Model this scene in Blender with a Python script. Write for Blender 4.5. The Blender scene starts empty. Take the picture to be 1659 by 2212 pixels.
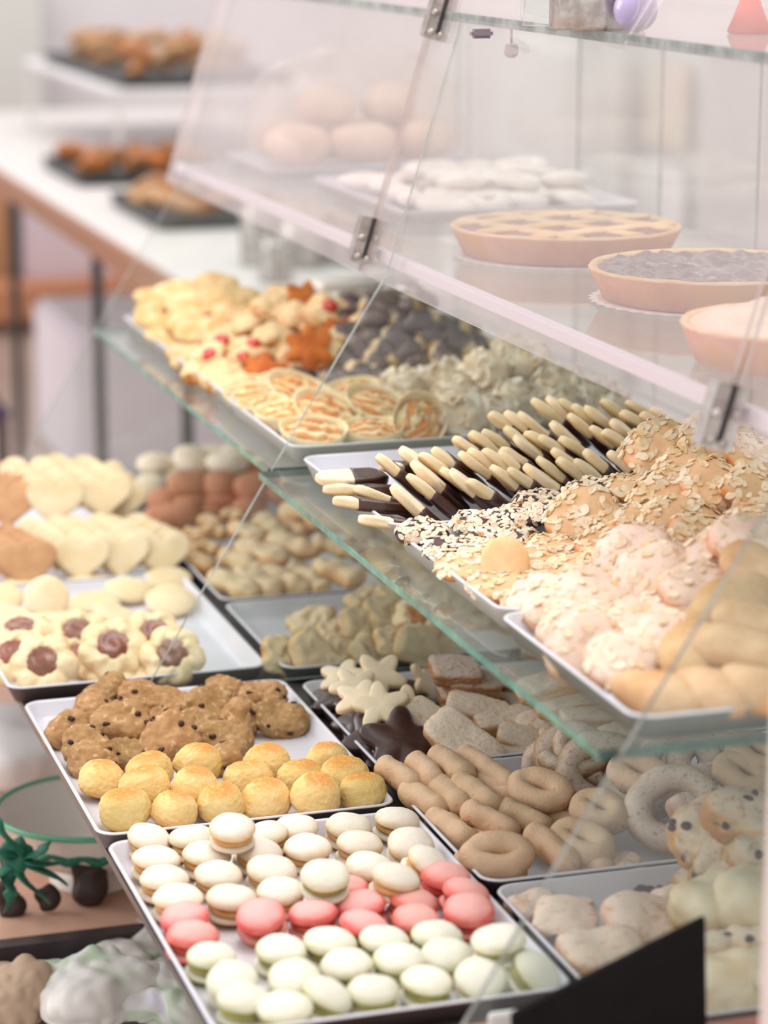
import bpy, bmesh, math, random
from mathutils import Vector, Matrix, noise
S = bpy.context.scene
COL = S.collection
PI = math.pi

# ------------------------------------------------------------------ camera, light, exposure
CAM = Vector((0.0, 0.0, 1.67)); FPX = 5530.0
PITCH = math.radians(13.484); YAW = math.radians(17.381)
FH = Vector((math.sin(YAW), math.cos(YAW), 0)); RT = Vector((math.cos(YAW), -math.sin(YAW), 0)); ZUP = Vector((0, 0, 1))
FW = FH * math.cos(PITCH) - ZUP * math.sin(PITCH); UPV = FH * math.sin(PITCH) + ZUP * math.cos(PITCH)
cd = bpy.data.cameras.new('camera'); cam = bpy.data.objects.new('camera', cd); COL.objects.link(cam)
cd.sensor_fit = 'HORIZONTAL'; cd.sensor_width = 24.0; cd.lens = 24.0 * FPX / 1659.0
cd.clip_start = 0.05; cd.clip_end = 100
cam.matrix_world = Matrix.Translation(CAM) @ Matrix((RT, UPV, -FW)).transposed().to_4x4()
cd.dof.use_dof = True; cd.dof.focus_distance = 2.55; cd.dof.aperture_fstop = 3.0; cd.dof.aperture_blades = 0
S.camera = cam

w = bpy.data.worlds.new('market_daylight'); S.world = w; w.use_nodes = True
wn = w.node_tree.nodes; wl = w.node_tree.links
bg = wn['Background']; bg.inputs['Color'].default_value = (1.0, 0.965, 0.95, 1); bg.inputs['Strength'].default_value = 0.86

def area(name, loc, size, sizey, power, target, color=(1, 1, 1)):
    l = bpy.data.lights.new(name, 'AREA'); l.shape = 'RECTANGLE'; l.size = size; l.size_y = sizey; l.energy = power; l.color = color
    o = bpy.data.objects.new(name, l); COL.objects.link(o); o.location = loc
    o.rotation_euler = (Vector(target) - Vector(loc)).to_track_quat('-Z', 'Y').to_euler(); return o
area('overhead_fill', (0.9, 2.6, 3.3), 1.2, 2.4, 34, (0.9, 2.6, 0.8), (1.0, 0.97, 0.93))  # unseen overhead light, added to light the case
area('shop_window_light', (-2.2, 4.6, 2.6), 2.0, 2.0, 46, (0.8, 2.6, 0.8), (0.97, 0.98, 1.0))
area('far_fill', (1.2, 8.2, 3.6), 2.5, 3.0, 34, (1.4, 8.4, 0.8), (1.0, 0.98, 0.97))  # unseen light added to brighten the far table and wall
S.view_settings.view_transform = 'Standard'; S.view_settings.look = 'None'
S.view_settings.exposure = 0.38; S.view_settings.gamma = 1.0; S.view_settings.use_curve_mapping = False
try:
    S.cycles.transparent_max_bounces = 40; S.cycles.max_bounces = 8; S.cycles.diffuse_bounces = 3; S.cycles.glossy_bounces = 3
    S.cycles.caustics_reflective = False; S.cycles.caustics_refractive = False
except Exception: pass

def ray(px, py): return FW * FPX + RT * (px - 829.5) + UPV * (1106 - py)
def at(px, py, z):                      # the point of the photograph's pixel on the level z
    d = ray(px, py); t = (z - CAM.z) / d.z; return CAM + d * t
def onY(px, py, Y): d = ray(px, py); return CAM + d * (Y / d.y)
def onX(px, py, X): d = ray(px, py); return CAM + d * (X / d.x)

# ------------------------------------------------------------------ materials
def lin(h):
    h = h.lstrip('#'); v = [int(h[i:i + 2], 16) / 255 for i in (0, 2, 4)]
    return tuple([(c / 12.92 if c <= .04045 else ((c + .055) / 1.055) ** 2.4) for c in v] + [1.0])
class NT:
    def __init__(s, name):
        s.m = bpy.data.materials.new(name); s.m.use_nodes = True; s.n = s.m.node_tree.nodes; s.l = s.m.node_tree.links
        s.p = s.n['Principled BSDF']; s.out = s.n['Material Output']; s._co = None
    def new(s, t, **k):
        n = s.n.new(t)
        for a, b in k.items():
            if hasattr(n, a): setattr(n, a, b)
            else: n.inputs[a].default_value = b
        return n
    def co(s):
        if s._co is None:
            tc = s.new('ShaderNodeTexCoord'); oi = s.new('ShaderNodeObjectInfo'); s.tc = tc
            mu = s.new('ShaderNodeVectorMath', operation='SCALE'); cx = s.new('ShaderNodeCombineXYZ')
            for i in range(3): s.l.new(oi.outputs['Random'], cx.inputs[i])
            s.l.new(cx.outputs[0], mu.inputs[0]); mu.inputs['Scale'].default_value = 7.3
            ad = s.new('ShaderNodeVectorMath', operation='ADD'); s.l.new(tc.outputs['Object'], ad.inputs[0]); s.l.new(mu.outputs[0], ad.inputs[1])
            s._co = ad.outputs[0]
        return s._co
    def noise(s, scale, detail=3, rough=.6, dist=0):
        n = s.new('ShaderNodeTexNoise'); n.inputs['Scale'].default_value = scale; n.inputs['Detail'].default_value = detail
        n.inputs['Roughness'].default_value = rough; n.inputs['Distortion'].default_value = dist; s.l.new(s.co(), n.inputs['Vector']); return n.outputs['Fac']
    def ramp(s, fac, stops):
        r = s.new('ShaderNodeValToRGB'); e = r.color_ramp.elements
        while len(e) < len(stops): e.new(.5)
        for i, (p, c) in enumerate(stops):
            e[i].position = p; e[i].color = lin(c) if isinstance(c, str) else c
        s.l.new(fac, r.inputs[0]); return r.outputs[0]
    def mix(s, fac, a, b):
        m = s.new('ShaderNodeMix', data_type='RGBA')
        for sock, v in ((m.inputs[0], fac), (m.inputs[6], a), (m.inputs[7], b)):
            if isinstance(v, (int, float)): sock.default_value = v
            elif isinstance(v, tuple): sock.default_value = v
            elif isinstance(v, str): sock.default_value = lin(v)
            else: s.l.new(v, sock)
        return m.outputs[2]
    def math(s, op, a, b=0.0):
        m = s.new('ShaderNodeMath', operation=op)
        for i, v in enumerate((a, b)):
            if isinstance(v, (int, float)): m.inputs[i].default_value = v
            else: s.l.new(v, m.inputs[i])
        return m.outputs[0]
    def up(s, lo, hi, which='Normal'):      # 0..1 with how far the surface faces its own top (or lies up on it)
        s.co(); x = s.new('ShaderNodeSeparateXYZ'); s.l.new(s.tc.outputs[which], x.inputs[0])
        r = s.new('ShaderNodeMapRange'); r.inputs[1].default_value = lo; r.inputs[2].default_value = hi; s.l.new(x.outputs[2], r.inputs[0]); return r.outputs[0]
def bake(name, base, base2, scale=55, rough=.8, bump=.35, bscale=160, top=None, topmin=-.1, topmax=.8, speck=None, sscale=90, spos=.62,
         vor=None, spec=.3, coat=0, bottom=None):
    t = NT(name); f = t.noise(scale, 4, .65); c = t.ramp(f, [(.36, base2), (.62, base)])
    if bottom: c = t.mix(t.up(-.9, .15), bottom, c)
    if speck: c = t.mix(t.ramp(t.noise(sscale, 2, .5), [(spos, '#000000'), (spos + .05, '#ffffff')]), c, speck)
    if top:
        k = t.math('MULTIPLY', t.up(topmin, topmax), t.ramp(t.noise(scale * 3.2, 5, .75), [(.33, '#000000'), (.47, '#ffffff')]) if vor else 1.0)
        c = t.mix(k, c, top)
    t.co(); hv = t.new('ShaderNodeHueSaturation'); oi = t.new('ShaderNodeObjectInfo'); t.l.new(t.math('ADD', t.math('MULTIPLY', oi.outputs['Random'], .20), .88), hv.inputs['Value'])
    t.l.new(t.math('ADD', t.math('MULTIPLY', oi.outputs['Random'], -.012), .506), hv.inputs['Hue']); t.l.new(c, hv.inputs['Color'])
    t.l.new(hv.outputs[0], t.p.inputs['Base Color']); t.p.inputs['Roughness'].default_value = rough
    t.p.inputs['Specular IOR Level'].default_value = spec; t.p.inputs['Coat Weight'].default_value = coat; t.p.inputs['Coat Roughness'].default_value = .2
    b = t.new('ShaderNodeBump'); b.inputs['Strength'].default_value = bump; b.inputs['Distance'].default_value = .0025
    t.l.new(t.noise(bscale, 4, .7), b.inputs['Height']); t.l.new(b.outputs[0], t.p.inputs['Normal']); return t.m
def flat(name, col, rough=.6, metal=0, spec=.4, col2=None, scale=8, bump=0, bs=40, trans=0):
    t = NT(name)
    if col2: t.l.new(t.ramp(t.noise(scale, 4, .6), [(.35, col2), (.65, col)]), t.p.inputs['Base Color'])
    else: t.p.inputs['Base Color'].default_value = lin(col)
    t.p.inputs['Roughness'].default_value = rough; t.p.inputs['Metallic'].default_value = metal; t.p.inputs['Specular IOR Level'].default_value = spec
    if bump:
        b = t.new('ShaderNodeBump'); b.inputs['Strength'].default_value = bump; b.inputs['Distance'].default_value = .003
        t.l.new(t.noise(bs, 3, .6), b.inputs['Height']); t.l.new(b.outputs[0], t.p.inputs['Normal'])
    return t.m
def pane_mat(name, tint='#fafdfc', haze=.04, haze_col='#ffffff', ior=1.5, rough=.015, refl=1.0):
    t = NT(name); t.n.remove(t.p)
    tr = t.new('ShaderNodeBsdfTransparent'); tr.inputs[0].default_value = lin(tint)
    gl = t.new('ShaderNodeBsdfGlossy'); gl.inputs['Roughness'].default_value = rough; gl.inputs['Color'].default_value = (refl, refl, refl, 1)
    fr = t.new('ShaderNodeFresnel'); gm = t.new('ShaderNodeNewGeometry'); t.l.new(t.math('ADD', t.math('MULTIPLY', gm.outputs['Backfacing'], 1 / ior - ior), ior), fr.inputs['IOR'])
    m = t.new('ShaderNodeMixShader'); t.l.new(fr.outputs[0], m.inputs[0]); t.l.new(tr.outputs[0], m.inputs[1]); t.l.new(gl.outputs[0], m.inputs[2])
    df = t.new('ShaderNodeBsdfTranslucent'); df.inputs[0].default_value = lin(haze_col); d2 = t.new('ShaderNodeBsdfDiffuse'); d2.inputs[0].default_value = lin(haze_col)
    ds = t.new('ShaderNodeMixShader'); ds.inputs[0].default_value = .5; t.l.new(df.outputs[0], ds.inputs[1]); t.l.new(d2.outputs[0], ds.inputs[2])
    k = t.ramp(t.noise(3.0, 5, .7), [(.3, (haze * .7,) * 3 + (1,)), (.7, (haze * 1.3,) * 3 + (1,))])  # reflected haze on the panes put in as a pale diffuse mix
    m2 = t.new('ShaderNodeMixShader'); t.l.new(k, m2.inputs[0]); t.l.new(m.outputs[0], m2.inputs[1]); t.l.new(ds.outputs[0], m2.inputs[2])
    t.l.new(m2.outputs[0], t.out.inputs[0]); return t.m

M = {}
M['glass'] = pane_mat('clear_glass', haze=.03, ior=1.33)
M['shelf_glass'] = pane_mat('shelf_glass', '#f3f8f6', haze=.035, ior=1.3)
M['acrylic'] = pane_mat('hazy_acrylic', '#fbf7f7', haze=.13, haze_col='#fbf5f7', ior=1.33)
M['top_glass'] = pane_mat('top_glass', '#eef2f4', haze=.10, haze_col='#f6eeee', ior=1.25)
M['bag'] = pane_mat('plastic_bag_film', '#fbf6f2', haze=.12, rough=.12, ior=1.35)
def edge_mat(name, c, c2, a):
    t = NT(name); t.l.new(t.ramp(t.noise(25, 3, .6), [(.35, c2), (.65, c)]), t.p.inputs['Base Color']); t.p.inputs['Roughness'].default_value = .15
    t.p.inputs['Alpha'].default_value = a; return t.m
M['green_edge'] = edge_mat('green_glass_edge', '#66a698', '#30726a', .97)
M['acrylic_edge'] = edge_mat('acrylic_edge', '#ead9d6', '#d9c6c4', .75)
M['backlit_edge'] = edge_mat('backlit_glass_edge', '#8f8e86', '#63635b', .92)  # near divider edge coloured dark, the way it stands against the light
M['dark_edge'] = edge_mat('dark_green_glass_edge', '#3d6a5e', '#27433d', .95)
M['pale_edge'] = edge_mat('pale_glass_edge', '#a3aba7', '#6a7571', .92)
M['enamel'] = flat('white_tray_enamel', '#dddce3', .25, 0, .6, '#d2d2dc', 4)
M['tray_outer'] = flat('tray_reflected_dark_outside', '#6b6060', .45, .3, .4, '#584d4e', 5)  # dark reflection on the trays' outer walls put into the colour
M['tray_mid'] = flat('tray_mid_grey_outside', '#7c7f79', .4, .2, .4)
M['tray_grey'] = flat('tray_pale_grey_outside', '#c9c5c3', .4, .2, .4)
M['tray_outer_dark'] = flat('tray_charcoal_outside', '#3a3f40', .4, .2, .5)
M['steel'] = flat('brushed_steel', '#c9c2bd', .22, .9, .5, '#a39a95', 60)
M['steel_dark'] = flat('dark_slot', '#3b3635', .5)
M['black_board'] = flat('black_board', '#161112', .8, 0, .15, '#110c0d', 30)
M['wood'] = flat('orange_wood', '#b9783c', .5, 0, .4, '#97592a', 18)
M['redwood'] = flat('red_brown_wood', '#b9877b', .5, 0, .4, '#a5695c', 14)
M['white_gloss'] = flat('white_plastic', '#eae6e6', .35)
M['choc'] = bake('dark_chocolate', '#4a2b25', '#3a201c', 40, .32, .12, 60, spec=.5, coat=.25)
M['choc_lilac'] = bake('bloomed_dark_chocolate', '#75605f', '#452e2c', 70, .35, .25, 120, spec=.5, coat=.5)
M['milk_choc'] = bake('milk_chocolate', '#8f5a45', '#77442f', 60, .3, .15, 70, spec=.5, coat=.3)
M['chips'] = bake('chocolate_chips', '#43241d', '#2f1612', 60, .4, .1, 60)
M['chunk'] = bake('brown_cookie_crumb', '#bd9468', '#a47b4e', 60, .85, .8, 230, speck='#d0ac80', sscale=140, spos=.6)
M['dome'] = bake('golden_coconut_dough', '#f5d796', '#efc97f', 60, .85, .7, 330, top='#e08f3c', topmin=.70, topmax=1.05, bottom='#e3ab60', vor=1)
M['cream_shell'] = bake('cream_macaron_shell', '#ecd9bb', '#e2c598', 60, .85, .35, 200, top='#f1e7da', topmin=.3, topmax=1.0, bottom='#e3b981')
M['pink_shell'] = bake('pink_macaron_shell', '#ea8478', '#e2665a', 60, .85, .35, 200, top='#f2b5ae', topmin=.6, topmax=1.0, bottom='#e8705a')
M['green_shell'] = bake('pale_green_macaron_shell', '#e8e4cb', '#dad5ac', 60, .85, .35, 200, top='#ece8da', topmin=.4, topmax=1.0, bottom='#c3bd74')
M['tan_fill'] = bake('tan_macaron_filling', '#e0b478', '#cf9a58', 60, .7)
M['pink_fill'] = bake('red_macaron_filling', '#d9634e', '#b8483a', 60, .7)
M['green_fill'] = bake('green_macaron_filling', '#b3ad5c', '#938d48', 60, .7)
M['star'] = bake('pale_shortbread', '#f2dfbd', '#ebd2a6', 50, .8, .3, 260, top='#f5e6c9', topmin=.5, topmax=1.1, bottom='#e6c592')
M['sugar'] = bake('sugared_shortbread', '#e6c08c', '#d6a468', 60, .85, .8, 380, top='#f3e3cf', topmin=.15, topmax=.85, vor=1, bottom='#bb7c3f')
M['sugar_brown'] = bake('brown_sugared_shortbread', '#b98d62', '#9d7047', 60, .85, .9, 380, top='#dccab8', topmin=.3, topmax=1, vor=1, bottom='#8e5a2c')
M['finger'] = bake('tan_biscuit_finger', '#cfa884', '#bb8f69', 50, .88, .6, 260, top='#dcbd9d', topmin=-.1, topmax=1.0, speck='#a87c54', sscale=130, spos=.63)
M['ring'] = bake('sugared_ring_biscuit', '#c39d78', '#ab825c', 50, .88, .7, 320, top='#ead9c9', topmin=.2, topmax=1.0, vor=1)
M['plain'] = bake('pale_butter_biscuit', '#ecdcba', '#e4cea2', 30, .8, .2, 200, bottom='#dfb978')
M['tan_heart'] = bake('tan_butter_biscuit', '#d3a67c', '#c4926a', 30, .8, .2, 200)
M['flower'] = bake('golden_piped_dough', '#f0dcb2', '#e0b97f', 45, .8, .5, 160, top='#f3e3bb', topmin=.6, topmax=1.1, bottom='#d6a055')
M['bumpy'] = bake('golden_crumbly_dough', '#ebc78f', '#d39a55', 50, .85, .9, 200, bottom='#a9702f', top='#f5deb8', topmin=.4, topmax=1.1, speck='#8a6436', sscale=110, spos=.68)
M['jam'] = bake('apricot_jam', '#cf7a2b', '#a9541a', 60, .25, .2, 80, coat=.6)
M['cherry'] = bake('candied_cherry', '#e03a1e', '#c42214', 60, .15, .1, 50, spec=.6, coat=.8)
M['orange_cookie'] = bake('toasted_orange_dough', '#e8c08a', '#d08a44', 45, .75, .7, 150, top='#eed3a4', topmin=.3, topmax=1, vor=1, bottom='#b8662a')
M['toasted'] = bake('deep_toasted_dough', '#cf7a35', '#b45b22', 50, .7, .6, 150)
M['golden'] = bake('golden_puffy_dough', '#ecd2a2', '#d9a560', 40, .8, .6, 140, bottom='#c08438')
M['eggw'] = bake('cream_smooth_shell', '#f3e8d4', '#ead9bc', 30, .8, .2, 100)
M['eggb'] = bake('brown_smooth_shell', '#d19777', '#c4876a', 30, .8, .2, 100)
M['pastry'] = bake('pale_tart_pastry', '#f2e2bd', '#e9d19c', 50, .8, .3, 200)
def swirl_mat():
    t = NT('browned_swirl_cream'); wv = t.new('ShaderNodeTexWave'); wv.wave_type = 'RINGS'; wv.inputs['Scale'].default_value = 32; wv.inputs['Distortion'].default_value = 7
    wv.inputs['Detail'].default_value = 2; wv.inputs['Detail Scale'].default_value = 1.2; t.l.new(t.co(), wv.inputs['Vector'])
    k = t.math('MULTIPLY', t.ramp(wv.outputs['Fac'], [(.15, '#000000'), (.5, '#ffffff')]), t.ramp(t.noise(45, 3), [(.30, '#000000'), (.5, '#ffffff')]))
    t.l.new(t.mix(k, '#f0d9a8', '#dd8a3c'), t.p.inputs['Base Color']); t.p.inputs['Roughness'].default_value = .7
    b = t.new('ShaderNodeBump'); b.inputs['Strength'].default_value = .6; b.inputs['Distance'].default_value = .003; t.l.new(wv.outputs['Fac'], b.inputs['Height']); t.l.new(b.outputs[0], t.p.inputs['Normal'])
    return t.m
M['swirl'] = swirl_mat()
M['nutdough'] = bake('ivory_meringue', '#eedcc4', '#dcbe97', 50, .8, .8, 160, bottom='#b3945c')
M['flake'] = bake('almond_flake', '#f6eadb', '#ecd6b6', 80, .6, .2, 100, speck='#c9955c', sscale=70, spos=.62)
M['flake_toast'] = bake('toasted_almond_flake', '#f7e8d2', '#ecc690', 60, .6, .2, 100)
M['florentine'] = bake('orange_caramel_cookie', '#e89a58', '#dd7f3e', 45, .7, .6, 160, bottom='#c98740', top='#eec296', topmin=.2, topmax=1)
M['darkbase'] = bake('dark_chocolate_cookie', '#5e4642', '#43302f', 45, .5, .4, 120)
M['rosy'] = bake('rosy_tan_biscuit', '#dcab88', '#cc946f', 35, .8, .5, 150, top='#efd6c4', topmin=.1, topmax=.9, vor=1)
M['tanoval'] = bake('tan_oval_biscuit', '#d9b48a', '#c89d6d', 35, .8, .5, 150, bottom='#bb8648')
M['pink_plain'] = bake('glazed_round_biscuit', '#f4d3a6', '#f0bd84', 30, .6, .2, 100)
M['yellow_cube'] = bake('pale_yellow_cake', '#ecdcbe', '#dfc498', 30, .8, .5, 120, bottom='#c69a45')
M['raisin'] = bake('raisin_studded_dough', '#c99f68', '#a8763e', 35, .8, .7, 110, speck='#33231f', sscale=42, spos=.63, top='#e3d3bd', topmin=.4, topmax=1, vor=1)
M['pie_crust'] = bake('baked_pie_crust', '#dfa479', '#d19064', 18, .75, .5, 120, speck='#d89a45', sscale=9, spos=.56)
M['pie_top'] = bake('pale_lattice_crust', '#f0d6a8', '#e5c08c', 30, .75, .5, 120)
M['pie_jam'] = bake('dark_red_jam', '#6b3527', '#a44b28', 25, .3, .5, 60, coat=.5)
M['pie_choc'] = bake('glossy_dark_filling', '#6c504c', '#4b3330', 35, .10, 1.0, 55, spec=.6, coat=.8)
M['pie_cream'] = bake('ivory_cream', '#f4e6d2', '#ead2b4', 30, .6, .3, 60, coat=.2)
M['powder'] = bake('powdered_white_pastry', '#f7f2ea', '#ece3d5', 25, .8, .3, 80)
M['bread'] = bake('pale_bread', '#f0dcc9', '#e8cdb5', 15, .8, .3, 60)
M['paper'] = flat('white_tray_paper', '#ece6df', .8)
M['croissant'] = bake('glazed_croissant', '#c68a55', '#8e5026', 22, .5, .4, 60, coat=.3)
M['amber_roll'] = bake('amber_roll', '#c4762c', '#94501a', 18, .45, .4, 60, coat=.3)
M['pale_roll'] = bake('pale_nut_roll', '#cfa984', '#b08055', 25, .7, .5, 60)

# ------------------------------------------------------------------ mesh helpers
def mesh(name, verts, faces, mats, mi=None, smooth=True):
    me = bpy.data.meshes.new(name); me.from_pydata([tuple(v) for v in verts], [], faces)
    for m in mats: me.materials.append(M[m] if isinstance(m, str) else m)
    if mi: me.polygons.foreach_set('material_index', mi)
    me.polygons.foreach_set('use_smooth', [smooth] * len(me.polygons)); me.update(); return me
_ico = {}
def ico(sub):
    if sub not in _ico:
        b = bmesh.new(); bmesh.ops.create_icosphere(b, subdivisions=sub, radius=1); b.verts.ensure_lookup_table()
        _ico[sub] = ([v.co.copy() for v in b.verts], [tuple(v.index for v in f.verts) for f in b.faces]); b.free()
    return _ico[sub]
def blob(name, sx, sy, sz, mat, p=2.5, box=False, amp=.0, freq=40, amp2=0, freq2=150, seed=0, sub=4, fn=None, flatb=0):
    V, F = ico(sub); out = []
    so = Vector((seed * 3.17 + .5, seed * 1.7, seed * 5.1))
    for v in V:
        if box: s = (abs(v.x) ** p + abs(v.y) ** p + abs(v.z) ** p) ** (-1 / p)
        else: s = (math.hypot(v.x, v.y) ** p + abs(v.z) ** p) ** (-1 / p)
        q = Vector((v.x * s * sx, v.y * s * sy, v.z * s * sz))
        if flatb and q.z < 0: q.z *= flatb
        d = noise.noise(q * freq + so) * amp
        if amp2: d += noise.noise(q * freq2 + so) * amp2
        q += v * d
        if fn: q = fn(q, v)
        out.append(q)
    return mesh(name, out, F, [mat])
def outline(name, R, t, mat, n=80, rings=9, p=3.0, pb=5.0, top=None, amp=0, freq=50, seed=0, bflat=1.0):
    vs = []; fs = []; so = Vector((seed * 2.3, seed, 1.7))
    fr = [math.sin((k + 1) / rings * PI / 2) for k in range(rings)]
    def ring(f, z0):
        i0 = len(vs)
        for i in range(n):
            a = 2 * PI * i / n; r = R(a) * f; z = z0
            if top and z0 > 0: z += top(f, a)
            q = Vector((r * math.cos(a), r * math.sin(a), z))
            if amp: q += Vector((0, 0, 1)) * noise.noise(q * freq + so) * amp + Vector((q.x, q.y, 0)).normalized() * noise.noise(q * freq * .8 - so) * amp
            vs.append(q)
        return i0
    vs.append(Vector((0, 0, t / 2 + (top(0, 0) if top else 0))))
    rs = [ring(f, t / 2 * (1 - f ** p) ** (1 / p) + 1e-6) for f in fr] + [ring(f, -t / 2 * bflat * (1 - f ** pb) ** (1 / pb) - 1e-6) for f in reversed(fr[:-1])]
    vs.append(Vector((0, 0, -t / 2 * bflat))); last = len(vs) - 1
    for i in range(n): fs.append((0, rs[0] + i, rs[0] + (i + 1) % n))
    for a, b in zip(rs, rs[1:]):
        for i in range(n): fs.append((a + i, b + i, b + (i + 1) % n, a + (i + 1) % n))
    for i in range(n): fs.append((rs[-1] + i, last, rs[-1] + (i + 1) % n))
    return mesh(name, vs, fs, [mat])
def tube(name, pts, rad, mat, n=20, closed=False, amp=0, freq=60, seed=0, squash=1.0, ref=Vector((0, 0, 1))):
    pts = [Vector(p) for p in pts]; K = len(pts); vs = []; fs = []; so = Vector((seed, seed * 2.1, .3))
    for k, p in enumerate(pts):
        if closed: tg = pts[(k + 1) % K] - pts[k - 1]
        else: tg = pts[min(k + 1, K - 1)] - pts[max(k - 1, 0)]
        tg.normalize(); u = ref.cross(tg)
        if u.length < 1e-4: u = Vector((1, 0, 0)).cross(tg)
        u.normalize(); v = tg.cross(u); r = rad(k / (K - (0 if closed else 1))) if callable(rad) else rad
        for i in range(n):
            a = 2 * PI * i / n; d = u * math.cos(a) * r + v * math.sin(a) * r * squash; q = p + d
            if amp: q += d.normalized() * noise.noise(q * freq + so) * amp
            vs.append(q)
    for k in range(K if closed else K - 1):
        a, b = k * n, ((k + 1) % K) * n
        for i in range(n): fs.append((a + i, a + (i + 1) % n, b + (i + 1) % n, b + i))
    if not closed: fs.append(tuple(reversed(range(n)))); fs.append(tuple((K - 1) * n + i for i in range(n)))
    return mesh(name, vs, fs, [mat])
def capsule_pts(L, r, K=18, bend=0.0):
    out = []; rr = []
    for k in range(K + 1):
        s = -1 + 2 * k / K; x = math.sin(s * PI / 2) * L / 2; e = max(0, (abs(x) - (L / 2 - r)) / r)
        out.append(Vector((x, bend * (1 - (2 * x / L) ** 2), 0))); rr.append(max(.02 * r, r * math.sqrt(max(0, 1 - e * e))))
    return out, (lambda t: rr[min(K, int(round(t * K)))])
def lathe(name, prof, mats, n=64, mi=None, fn=None, closed=False):
    vs = []; fs = []; ml = []
    for j, (r, z) in enumerate(prof):
        for i in range(n):
            a = 2 * PI * i / n; rr = r
            q = Vector((rr * math.cos(a), rr * math.sin(a), z))
            if fn: q = fn(q, j, a)
            vs.append(q)
    K = len(prof)
    for j in range(K if closed else K - 1):
        b = (j + 1) % K
        for i in range(n): fs.append((j * n + i, j * n + (i + 1) % n, b * n + (i + 1) % n, b * n + i)); ml.append(mi[j] if mi else 0)
    return mesh(name, vs, fs, mats, ml)
def boxm(name, x0, x1, y0, y1, z0, z1, mats, bev=0, sides=None, smooth=False):
    b = bmesh.new(); bmesh.ops.create_cube(b, size=1)
    for v in b.verts: v.co = Vector(((x0, x1)[v.co.x > 0], (y0, y1)[v.co.y > 0], (z0, z1)[v.co.z > 0]))
    if bev: bmesh.ops.bevel(b, geom=list(b.edges) + list(b.verts), offset=bev, segments=2, affect='EDGES')
    me = bpy.data.meshes.new(name); b.to_mesh(me); b.free()
    for m in mats: me.materials.append(M[m] if isinstance(m, str) else m)
    if sides:
        for p in me.polygons: p.material_index = sides(p)
    return me
def prism(name, poly, axis, a, b, mats, sides=1):   # a polygon in the plane across the axis, given thickness a..b; edge faces take the second material
    def P(u, v, w): return (w, u, v) if axis == 'X' else (u, w, v) if axis == 'Y' else (u, v, w)
    n = len(poly); vs = [P(u, v, a) for u, v in poly] + [P(u, v, b) for u, v in poly]
    fs = [tuple(range(n)), tuple(reversed(range(n, 2 * n)))] + [(i, n + i, n + (i + 1) % n, (i + 1) % n) for i in range(n)]
    me = mesh(name, vs, fs, mats, [0, 0] + [sides if len(mats) > 1 else 0] * n, False)
    b_ = bmesh.new(); b_.from_mesh(me); bmesh.ops.recalc_face_normals(b_, faces=b_.faces); b_.to_mesh(me); b_.free(); return me

# ------------------------------------------------------------------ object helpers
def link(name, me, parent=None, mw=None):
    o = bpy.data.objects.new(name, me); COL.objects.link(o)
    if parent: o.parent = parent
    if mw is not None: o.matrix_local = mw
    return o
def tag(o, label=None, cat=None, group=None, kind=None):
    if label: o['label'] = label
    if cat: o['category'] = cat
    if group: o['group'] = group
    if kind: o['kind'] = kind
    return o
def struct(name, me): return tag(link(name, me), kind='structure')
def thing(name, label, cat, loc=(0, 0, 0), group=None):
    o = bpy.data.objects.new(name, None); COL.objects.link(o); o.location = loc; o.empty_display_size = .02; return tag(o, label, cat, group)
def frame(loc, tc=0, tr=0, spin=0, s=1.0):   # tc: lean of the face towards the viewer's side, tr: towards the case's back (degrees), spin about its own axis
    C = Vector((-.3, -.954, 0)); R = Vector((.954, -.3, 0))
    n = (C * math.tan(math.radians(tc)) + R * math.tan(math.radians(tr)) + ZUP).normalized()
    x = (R - n * R.dot(n)).normalized(); y = n.cross(x)
    return Matrix.Translation(loc) @ Matrix((x, y, n)).transposed().to_4x4() @ Matrix.Rotation(math.radians(spin), 4, 'Z') @ Matrix.Scale(s, 4)
def along(p0, p1, nup=ZUP, s=1.0):          # local x along p0->p1, z as upright as it can be
    x = (p1 - p0).normalized(); y = nup.cross(x).normalized(); z = x.cross(y)
    return Matrix.Translation((p0 + p1) / 2) @ Matrix((x, y, z)).transposed().to_4x4() @ Matrix.Scale(s, 4)
class Kind:
    def __init__(s, name, *variants): s.name = name; s.v = variants     # a variant: mesh, or list of (part name, mesh) with the first as body when it has no name
    def spawn(s, mw, k=0):
        v = s.v[k % len(s.v)]
        if isinstance(v, bpy.types.Mesh): return link(s.name, v, None, mw)
        if v[0][0] is None: root = link(s.name, v[0][1], None, mw); rest = v[1:]
        else:
            root = bpy.data.objects.new(s.name, None); COL.objects.link(root); root.empty_display_size = .01; root.matrix_local = mw; rest = v
        for part in rest: link(part[0], part[1], root)
        return root
ORD = ['first', 'second', 'third', 'fourth', 'fifth', 'sixth', 'seventh', 'eighth', 'ninth', 'tenth', 'eleventh', 'twelfth', 'thirteenth', 'fourteenth',
       'fifteenth', 'sixteenth', 'seventeenth', 'eighteenth', 'nineteenth', 'twentieth']
def rows_of(items, nrows, slope=.1):        # items: (px, py, object, description); rows by height in the photograph, left to right
    key = [it[1] + slope * it[0] for it in items]; lo, hi = min(key), max(key); cs = [lo + (hi - lo) * (k + .5) / nrows for k in range(nrows)]
    for _ in range(12):
        g = [[] for _ in cs]
        for i, k in enumerate(key): g[min(range(len(cs)), key=lambda j: abs(cs[j] - k))].append(i)
        g = [x for x in g if x]; cs = [sum(key[i] for i in x) / len(x) for x in g]
    g = [x for _, x in sorted(zip(cs, g))]
    return [sorted(x, key=lambda i: items[i][0]) for x in g]
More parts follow.
